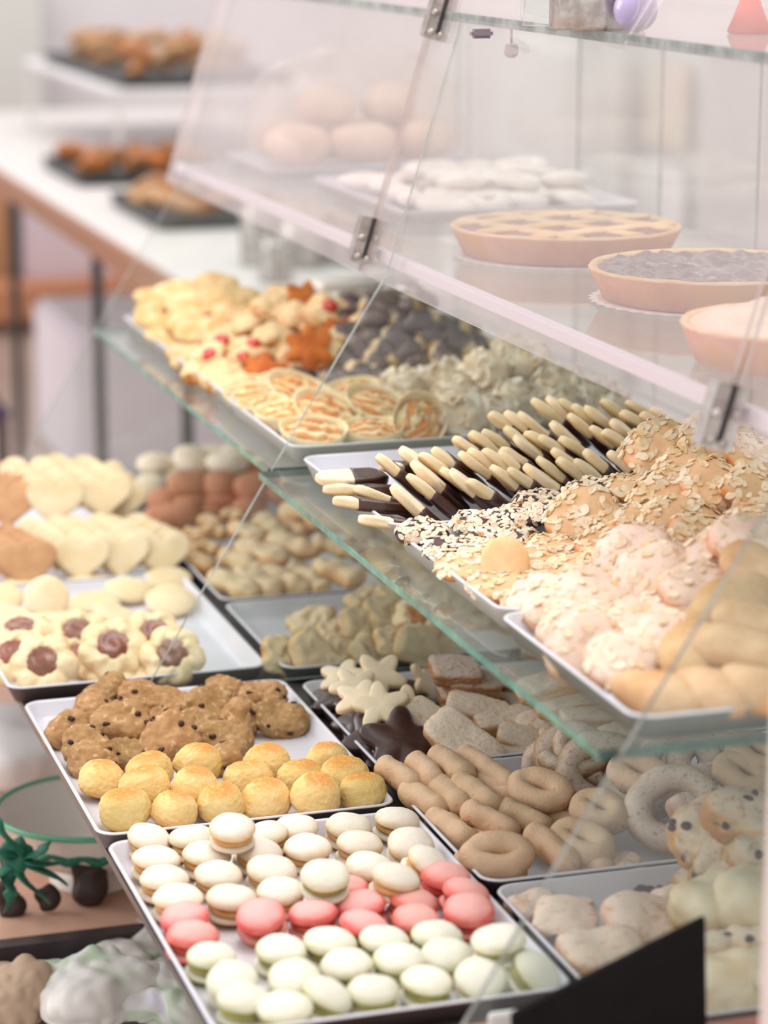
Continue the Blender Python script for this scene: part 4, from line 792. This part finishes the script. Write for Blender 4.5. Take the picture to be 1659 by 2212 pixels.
# ------------------------------------------------------------------ upper shelf: tarts, trays, bagged bread
def tart(cx, cy, z, R, H, fill, label, kindname, lattice=False, dome=None):
    t = thing(kindname, label, 'tart', (cx, cy, z)); n = 96
    def fl(q, j, a): 
        k = 1 + (.006 * math.cos(44 * a)) * (1 if j in (1, 2) else 0); z2 = q.z + (.0015 * noise.noise(Vector((math.cos(a) * 5, math.sin(a) * 5, j))) if j in (2, 3) else 0); return Vector((q.x * k, q.y * k, z2))
    link('crust', lathe('crust', [(0, 0), (R * .88, 0), (R, H), (R * .985, H + .003), (R * .93, H + .001), (R * .91, H - .006), (0, H - .008)], ['pie_crust', 'pie_top'], n, [0, 0, 1, 1, 1, 1], fl), t)
    tp = {'pie_choc': lambda f, a: .006 * noise.noise(Vector((f * math.cos(a) * 9, f * math.sin(a) * 9, 1))), 'pie_cream': lambda f, a: .018 * (1 - f * f) + .006 * math.sin(5 * a + 9 * f) * (1 - f)}.get(fill, lambda f, a: .002 * noise.noise(Vector((f * math.cos(a) * 9, f * math.sin(a) * 9, 1))))
    f = link('filling', outline('filling', lambda a: R * .93, .006, fill, 120, 26, 5, 5, tp), t); f.location.z = H - .0015
    if lattice:
        for ang in (20, 110):
            for k in (-1, 0, 1):
                d = k * R * .52; L = math.sqrt(max(0, (R * .93) ** 2 - d * d))
                P = [Vector((-L + 2 * L * i / 20, d + .002 * math.sin(i), 0)) for i in range(21)]
                s = link('lattice_strip', tube('lattice_strip', P, .0115, 'pie_top', 12, amp=.001, squash=.35, seed=k), t); s.location.z = H + .001 + (.001 if ang == 20 else 0); s.rotation_euler.z = math.radians(ang)
    return t
P1 = at(1222, 487, 1.305); P2 = at(1542, 576, 1.305); P3 = at(1745, 702, 1.305)
tart(P1.x, P1.y, ZU + .004, .133, .030, 'pie_jam', 'pale crusted lattice tart with red jam on the upper glass shelf', 'lattice_tart', True)
tart(P2.x, P2.y, ZU + .004, .128, .030, 'pie_choc', 'tart with glossy dark bumpy filling in the middle of the upper shelf', 'chocolate_tart')
tart(P3.x, P3.y, ZU + .004, .112, .032, 'pie_cream', 'cream topped tart at the right edge of the upper shelf', 'cream_tart')
for P, R, lb in ((P1, .130, 'white scalloped paper doily under the lattice tart'), (P2, .126, 'white scalloped paper doily under the glossy dark tart')):
    o = link('paper_doily', outline('paper_doily', lambda a, R=R: R * (1 + .02 * math.cos(40 * a)), .0016, 'paper', 160, 4)); o.location = (P.x, P.y, ZU + .002); tag(o, lb, 'doily')
tray(.985, 1.31, 3.06, 3.50, ZU, 'white tray of flat powdered pastries behind the lattice tart', .016, 'enamel')
it = []
K_pow = Kind('powdered_pastry', *[ringm(.020, .0115, 'powder', s, 1.5, 1, .7, 'powdered_pastry') for s in range(2)], *[blob('powdered_pastry', .036, .024, .010, 'powder', 2.3, amp=.004, freq=30, seed=s) for s in range(2)])
k = 0
for i, y in enumerate([3.13, 3.20, 3.28, 3.36, 3.44]):
    for j, x in enumerate([1.055, 1.12, 1.185, 1.25]):
        for lay in range(2 if (1 <= i <= 3 and j > 0) else 1):
            q = Vector((x + J(.01), y + J(.012), ZU + .016 + lay * .020)); d = q - CAM
            o = K_pow.spawn(frame(q, J(8), J(8), rnd.uniform(0, 180), 1.05), k); k += 1
            it.append((829 + FPX * d.dot(RT) / d.dot(FW), 1106 - FPX * d.dot(UPV) / d.dot(FW), o, 'white powdered oval pastry'))
autolabel(it, 6, 'upper shelf tray', 'powdered pastry', 'powdered pastries on the upper shelf')
tray(.955, 1.30, 3.61, 3.88, ZU, 'white tray with bagged pale bread rolls at the far end of the upper shelf', .016, 'enamel')
it = []
for i, (x, y, z, s) in enumerate([(1.02, 3.69, .045, .9), (1.12, 3.68, .045, .9), (1.22, 3.69, .045, .9), (1.03, 3.80, .045, .9), (1.13, 3.80, .045, .9), (1.23, 3.80, .045, .9), (1.08, 3.74, .095, .85), (1.18, 3.75, .095, .85)]):
    o = link('bread_roll', blob('bread_roll', .060, .045, .034, 'bread', 2.2, amp=.008, freq=14, seed=i), None, frame(Vector((x, y, ZU + z)), 0, 0, i * 37, s)); d = o.location - CAM
    it.append((829 + FPX * d.dot(RT) / d.dot(FW), 1106 - FPX * d.dot(UPV) / d.dot(FW), o, 'bagged pale bread roll'))
autolabel(it, 3, 'upper shelf', 'bread roll', 'bagged bread rolls')
def bagfn(q, v): return q + v * (.010 * noise.noise(q * 25) + .004 * noise.noise(q * 80))
o = link('plastic_bag', blob('plastic_bag', .17, .125, .15, 'bag', 2.6, sub=5, flatb=.12, fn=bagfn)); o.location = (1.125, 3.745, ZU + .036); tag(o, 'clear crinkled plastic bag over the pale bread rolls', 'plastic bag')

# ------------------------------------------------------------------ things standing on the top glass
ZT = 1.5463
def stand(name, me, px, py, label, cat, zoff=0):
    o = link(name, me); p = at(px, py, ZT); p.x = min(p.x, 1.3); o.location = p + Vector((0, 0, zoff)); return tag(o, label, cat)
jar = lambda s: lathe('glass_jar', [(0, 0), (.040 * s, 0), (.042 * s, .01), (.042 * s, .09), (.036 * s, .10), (.038 * s, .105), (.035 * s, .105), (.033 * s, .098), (.039 * s, .088), (.039 * s, .012), (0, .004)], ['glass'], 40)
stand('glass_jar', jar(1), 1215, 55, 'clear glass jar on top of the case at left', 'glass jar'); 
stand('silver_canister', lathe('silver_canister', [(0, 0), (.045, 0), (.047, .004), (.047, .08), (.044, .085), (0, .088)], ['steel'], 40), 1290, 62, 'silver canister on the top glass beside the lilac ball', 'canister')
stand('lilac_ball', blob('lilac_ball', .021, .021, .021, flat('lilac_glass', '#b4a6cf', .15, 0, .6), 2, sub=4), 1372, 70, 'small shiny lilac ball on the top glass', 'ball', .021)
stand('red_cone', lathe('red_cone', [(0, .052), (.004, .050), (.012, .024), (.021, .002), (.019, 0), (0, 0)], [flat('coral_red_plastic', '#e8705c', .4)], 40), 1618, 72, 'coral red little cone on the top glass at right', 'cone')

# ------------------------------------------------------------------ black board by the near tray
BY = 1.690; q = [onY(1106, 2192, BY), onY(1520, 1980, BY), onY(1526, 2152, BY)]
bp = [(q[0].x, .8065), (q[0].x, q[0].z + .001), (q[1].x, q[1].z), (q[2].x, .8065)]
o = link('black_board', prism('black_board', bp, 'Y', BY - .003, BY + .003, ['black_board', 'black_board'])); tag(o, 'black wedge shaped board standing on the near edge of the counter', 'board')
o = link('label_holder', boxm('label_holder', -.016, .016, -.004, .004, 0, .022, ['white_gloss'], .002)); o.location = (.655, 1.765, .7905); tag(o, 'small white plastic holder beside the black board', 'label holder')
o = link('corner_post', boxm('corner_post', -.006, .006, -.006, .006, 0.0, 1.75, [flat('pale_pink_post', '#e5d5d1', .5)], .002)); o.location = (.7375, 1.47, 0); tag(o, 'pale pinkish upright post at the right edge of the view', 'post')

# ------------------------------------------------------------------ the lower ledge on the customer's side
LG = .52
ledge = thing('lower_ledge', 'pink stone ledge with dark steel front below the left trays', 'ledge', (.4, 3.4, 0))
def lp(name, me): o = link(name, me, ledge); o.location = (-.4, -3.4, 0)
LY = at(150, 2018, LG).y
lp('ledge_top', boxm('ledge_top', .10, .745, LY, 4.1, LG - .02, LG, [flat('rosy_stone', '#d9ae98', .5, col2='#cda089', scale=14)]))
lp('ledge_edge', boxm('ledge_edge', .10, .745, LY - .025, LY - .001, LG - .03, LG + .004, [flat('dark_ledge_steel', '#4b4244', .35, .3)]))
lp('ledge_support', boxm('ledge_support', .22, .70, LY + .08, 4.0, 0, LG - .02, [flat('beige_support', '#cdbdb2', .7)]))
dish = thing('ceramic_dish', 'white ceramic dish with green rim and wavy green band on the ledge', 'dish', tuple(at(196, 1742, LG + .094) - Vector((0, 0, .094))))
iv = flat('ivory_ceramic', '#efe8e0', .25)
link('bowl', lathe('bowl', [(0, .020), (.035, .020), (.066, .032), (.102, .072), (.112, .092), (.115, .094), (.110, .094), (.098, .078), (.062, .042), (0, .030)], [iv], 80), dish)
link('green_rim', tube('green_rim', [(.1135 * math.cos(2 * PI * i / 80), .1135 * math.sin(2 * PI * i / 80), .094) for i in range(80)], .0035, flat('green_glaze', '#5aa583', .25), 10, True), dish)
link('wavy_band', tube('wavy_band', [(.094 * math.cos(2 * PI * i / 160), .094 * math.sin(2 * PI * i / 160), .062 + .004 * math.sin(2 * PI * i / 160 * 16)) for i in range(160)], .0055, flat('dark_green_glaze', '#1f6a52', .25), 10, True), dish)
link('foot', lathe('foot', [(0, 0), (.05, 0), (.052, .005), (.034, .014), (.034, .022), (0, .022)], [iv], 60), dish)
gl = flat('green_leaf_ribbon', '#2f7a60', .5, col2='#1f5a47', scale=40)
rib = thing('green_bow', 'dark green ribbon bow with trailing ends beside the white dish', 'bow', tuple(onY(34, 1850, at(196, 1742, LG + .094).y - .13)))
link('knot', blob('knot', .020, .016, .020, gl, 2.2, amp=.008, freq=70), rib)
for i, (dx, dz, ln) in enumerate([(.045, .015, 1), (-.05, .03, 1), (.05, -.012, 1), (.03, -.060, 1), (-.02, -.065, 1), (.06, -.040, 1), (-.06, -.03, 1), (-.015, .05, 1)]):
    Q = [Vector((dx * t + .006 * math.sin(5 * t + i), -.004 - .008 * math.sin(3 * t), dz * t)) for t in [k / 10 for k in range(11)]]
    link('ribbon_tail', tube('ribbon_tail', Q, lambda t: .002 + .009 * math.sin(PI * min(1, t * .9 + .08)), gl, 10, squash=.25), rib)
for i, (px, py, s, lb) in enumerate([(205, 1965, 1.0, 'dark brown stand-in for a shadow on the ledge, nearer the trays'), (105, 1985, .55, 'small dark brown stand-in for a shadow on the ledge, left of the larger one'), (30, 1990, .6, 'small dark brown stand-in for a shadow on the ledge at the left edge')]):
    o = link('shadow_lump', blob('shadow_lump', .026 * s, .016 * s, .036 * s, flat('shadow_brown', '#3a2c28', .5), 2.1, amp=.012, freq=40, seed=i)); o.location = at(px, py, LG) + Vector((0, .02, .033 * s)); tag(o, lb, 'shadow lump')  # dark lumps added in place of the shadows on the ledge
o = link('folded_cloth', blob('folded_cloth', .07, .12, .035, flat('pale_grey_cloth', '#e0dcda', .8, bump=.4, bs=20), 4, True, .012, 12, .003, 60, 2, 4)); o.location = at(60, 1610, LG + .032); tag(o, 'pale grey folded cloth on the ledge behind the dish', 'cloth')
wl_ = thing('low_shelf', 'light grey low shelf carrying the crumpled paper bags', 'shelf', (.35, 2.5, 0))
def wp(name, me): o = link(name, me, wl_); o.location = (-.35, -2.5, 0)
wp('shelf_board', boxm('shelf_board', .0, .72, 1.9, LY - .03, .43, .46, [flat('light_grey_board', '#cfc9c7', .6)])); wp('shelf_support', boxm('shelf_support', .05, .7, 2.0, LY - .1, 0, .43, [flat('grey_support', '#bab2ae', .7)]))
paper = NT('printed_paper'); c = paper.ramp(paper.noise(9, 2, .5), [(.42, '#e6e0da'), (.52, '#d9d4d0'), (.60, '#b9cdb0'), (.62, '#dcd7d4'), (.70, '#c3c6dc')])
paper.l.new(c, paper.p.inputs['Base Color']); paper.p.inputs['Roughness'].default_value = .7
def crumple(name, sx, sy, sz, mat, seed, loc, label, rz=0):
    def f(q, v): return q + v * (.030 * abs(noise.noise(q * 16 + Vector((seed, 0, 0)))) - .01 + .010 * abs(noise.noise(q * 45)))
    o = link(name, blob(name, sx, sy, sz, mat, 3, True, seed=seed, sub=5, fn=f, flatb=.4)); o.location = loc; o.rotation_euler.z = rz; tag(o, label, 'paper bag'); return o
def bagat(px, py, z): p = at(px, py, z); return (p.x, p.y, z)
crumple('paper_bag', .075, .07, .038, paper.m, 1, bagat(215, 2150, .495), 'crumpled white paper bag with pastel print, middle of the low shelf', .4)
crumple('paper_bag', .06, .075, .036, paper.m, 4, bagat(385, 2160, .495), 'crumpled white paper bag with pastel print nearest the macaron tray', 1.0)
crumple('paper_bag', .05, .05, .04, flat('kraft_paper', '#b59b84', .8), 6, bagat(10, 2170, .49), 'torn brown kraft paper bag at the lower left corner', .2)
crumple('paper_bag', .05, .05, .03, paper.m, 9, bagat(290, 2070, .49), 'crumpled white paper bag with pastel print, furthest back on the low shelf', 1.7)

# ------------------------------------------------------------------ pastry table beyond
tb = thing('pastry_table', 'long white topped table with brown edge and thin dark legs behind the case', 'table', (1.6, 6.5, 0))
def tp_(name, me): o = link(name, me, tb); o.location = (-1.6, -6.5, 0); return o
tp_('table_top', boxm('table_top', 1.165, 2.3, 5.0, 9.6, .872, .90, [flat('white_table_top', '#e3dedb', .4)]))
tp_('edge_strip', boxm('edge_strip', 1.145, 1.164, 5.0, 9.6, .845, .902, [flat('brown_edge', '#a5755a', .5)]))
for (x, y) in ((1.18, 6.10), (1.18, 7.35), (1.18, 8.9), (2.2, 5.2), (2.2, 9.4), (1.18, 5.15)):
    tp_('leg', boxm('leg', x - .012, x + .012, y - .012, y + .012, 0, .872, [M['tray_outer_dark']]))
cro = thing  # two tiers of trays with baked goods
def loaf_heap(n, x0, x1, y0, y1, z0, mats, where, seed, name, desc, hx=.06):
    r = random.Random(seed); its = []
    for i in range(n):
        x = x0 + (x1 - x0) * ((i % 4) + .5) / 4 + r.uniform(-.02, .02); row = i // 4; y = y0 + (y1 - y0) * ((row % 3) + .5) / 3; z = z0 + .035 + .045 * (row // 3)
        P = [Vector((hx * math.cos(t), hx * .45 * math.sin(t), 0)) for t in [PI * k / 14 for k in range(15)]]
        me = tube(name, P, lambda t: .004 + .026 * math.sin(PI * min(1, max(0, t))) ** .7, M[mats[i % len(mats)]], 16, amp=.006, freq=35, seed=i)
        o = link(name, me, None, frame(Vector((x, y, z)), r.uniform(-20, 20), r.uniform(-20, 20), r.uniform(0, 360), .82)); d = o.location - CAM
        its.append((829 + FPX * d.dot(RT) / d.dot(FW), 1106 - FPX * d.dot(UPV) / d.dot(FW), o, desc))
    autolabel(its, 3, where, 'pastry', where + ' pastries')
A = at(300, 350, .92)
tray(1.30, 1.72, 6.95, 7.55, .9005, 'dark tray of amber rolls in the middle of the far table', .03, 'tray_outer_dark', 'tray_outer_dark')
loaf_heap(12, 1.32, 1.70, 6.98, 7.50, .915, ['amber_roll', 'croissant'], 'middle far tray', 3, 'croissant', 'amber glazed crescent roll')
tray(1.30, 1.62, 5.95, 6.55, .9005, 'dark tray of pale nut rolls at the near end of the far table', .03, 'tray_outer_dark', 'tray_outer_dark')
loaf_heap(12, 1.32, 1.62, 5.98, 6.52, .915, ['pale_roll', 'croissant'], 'near far tray', 5, 'nut_roll', 'pale brown crescent roll')
rz = thing('riser_stand', 'white tiered stand holding a dark tray above the far table', 'stand', (1.7, 7.6, .90))
rs = link('riser_top', boxm('riser_top', -.22, .45, -.25, 1.3, .215, .23, [flat('white_riser', '#ebe8ea', .5)]), rz)
for (x, y) in ((-.2, -.23), (.43, -.23), (-.2, 1.28), (.43, 1.28)): link('riser_leg', boxm('riser_leg', x - .008, x + .008, y - .008, y + .008, 0, .215, ['white_gloss']), rz)
tray(1.52, 2.05, 7.42, 8.75, 1.1305, 'dark tray of brown pastries raised on the white stand', .03, 'tray_outer_dark', 'tray_outer_dark')
loaf_heap(24, 1.56, 2.02, 7.46, 8.7, 1.145, ['croissant', 'pale_roll', 'pale_roll'], 'raised far tray', 8, 'croissant', 'browned crescent pastry', .07)
for i, (px, py, r, hgt) in enumerate([(560, 530, .04, .12), (650, 535, .05, .09), (735, 525, .04, .14), (820, 535, .05, .11), (600, 570, .035, .08), (900, 540, .05, .12)]):
    o = link('steel_canister', lathe('steel_canister', [(0, 0), (r, 0), (r * 1.02, .01), (r * 1.02, hgt), (r * .9, hgt + .01), (0, hgt + .012)], ['steel'], 36)); p = at(px, py + 40, .90); p.y = max(5.08, p.y); p.x = min(2.2, p.x)
    o.location = (p.x, p.y, .9003); o['tmp'] = px
    tag(o, 'blurred steel canister on the far table, ' + ['tallest near the leftmost gap', 'second from the left', 'third from the left, tall and narrow', 'fourth from the left, wide', 'small one in front', 'widest at the right'][i], 'canister', 'steel canisters on the far table'); del o['tmp']
# far wall furniture
def wallbox(name, x0, y0, x1, y1, Y, th, mat, label, cat):
    a, b = onY(x0, y1, Y), onY(x1, y0, Y); o = link(name, boxm(name, 0, b.x - a.x, 0, th, 0, b.z - max(a.z, 0), [mat], min(.01, th / 3))); o.location = (a.x, Y, max(a.z, 0.0)); return tag(o, label, cat)
wallbox('grey_column', -120, -60, 92, 330, 10.2, .25, flat('grey_green_column', '#d2d3cf', .7), 'pale grey green column against the far wall at upper left', 'column')
wallbox('wooden_panel', -60, 390, 78, 668, 10.3, .15, flat('tan_wood_panel', '#d9a57e', .6, col2='#cf9469', scale=3), 'tan wooden panel standing against the far wall', 'panel')
pic = thing('framed_picture', 'lilac white picture in a dark frame leaning by the far wall', 'picture', tuple(onY(150, 520, 10.2)))
a, b = onY(90, 605, 10.2), onY(290, 425, 10.2); hw, hh = (b.x - a.x) / 2, (b.z - a.z) / 2
link('picture_sheet', boxm('picture_sheet', -hw, hw, .01, .03, -hh, hh, [flat('lilac_sheet', '#e2d6e2', .7)]), pic)
for (x0, x1, z0, z1) in ((-hw - .03, -hw, -hh - .03, hh + .03), (hw, hw + .03, -hh - .03, hh + .03), (-hw, hw, hh, hh + .03), (-hw, hw, -hh - .03, -hh)): link('frame_bar', boxm('frame_bar', x0, x1, 0, .04, z0, z1, [M['tray_outer']]), pic)
wallbox('orange_bench', -60, 612, 330, 700, 9.9, .3, flat('orange_bench_wood', '#dd9d78', .5, col2='#d08c66', scale=4), 'low orange wooden bench in front of the far wall', 'bench')
ch = thing('dark_chair', 'dark purple metal chair at the far left behind the heart biscuits', 'chair', (1.17, 6.9, 0))
for (x, y, h_) in ((-.2, -.2, .45), (.2, -.2, .45), (-.2, .2, .9), (.2, .2, .9)): link('leg', boxm('leg', x - .015, x + .015, y - .015, y + .015, 0, h_, [M['tray_outer']]), ch)
dp = flat('dark_purple_fabric', '#57455c', .8)
link('seat', boxm('seat', -.22, .22, -.22, .22, .45, .49, [dp], .01), ch); link('backrest', boxm('backrest', -.22, .22, .18, .22, .60, .9, [dp], .01), ch)
ch.location = (.72, 6.2, 0)
for i, (px, py, w_, d_) in enumerate([(330, 860, .30, .35)]):
    o = link('white_crate', boxm('white_crate', -w_, w_, -d_, d_, 0, .45, [flat('white_crate', '#ece6f0', .5)], .02)); p = at(px, py + 120, 0); o.location = (p.x, p.y, .0); tag(o, 'white box standing on the floor beneath the far table', 'crate')
# service wall behind the case
def rw(name, x0, y0, x1, y1, X, th, mat, label, cat):
    a, b = onX(x0, y1, X), onX(x1, y0, X); o = link(name, boxm(name, 0, th, 0, abs(b.y - a.y), 0, abs(b.z - a.z), [mat], th / 4)); o.location = (X, min(a.y, b.y), min(a.z, b.z)); return tag(o, label, cat)
rw('grey_door', 1495, 120, 1800, 1100, 2.94, .05, flat('pale_grey_door', '#c9c4c2', .5), 'pale grey door in the service wall at right', 'door')
rw('paper_notice', 1300, 372, 1470, 520, 2.95, .02, flat('white_notice', '#f2eef2', .6), 'blank white paper on the service wall above the lattice tart', 'notice')
rw('green_poster', 1390, 140, 1478, 310, 2.95, .02, flat('pale_green_poster', '#c9d3bd', .6, col2='#e3c4ae', scale=9), 'small green and orange poster on the service wall', 'poster')
rw('wall_cabinet', 1045, 80, 1240, 420, 2.75, .2, flat('white_cabinet', '#efeeed', .4), 'white wall cabinet behind the bagged bread', 'cabinet')
rw('grey_apron', 1250, 120, 1330, 430, 2.9, .06, flat('grey_cloth', '#cfc9c4', .8, col2='#dccfc6', scale=6, bump=.5, bs=12), 'grey cloth apron hanging on the service wall', 'apron')
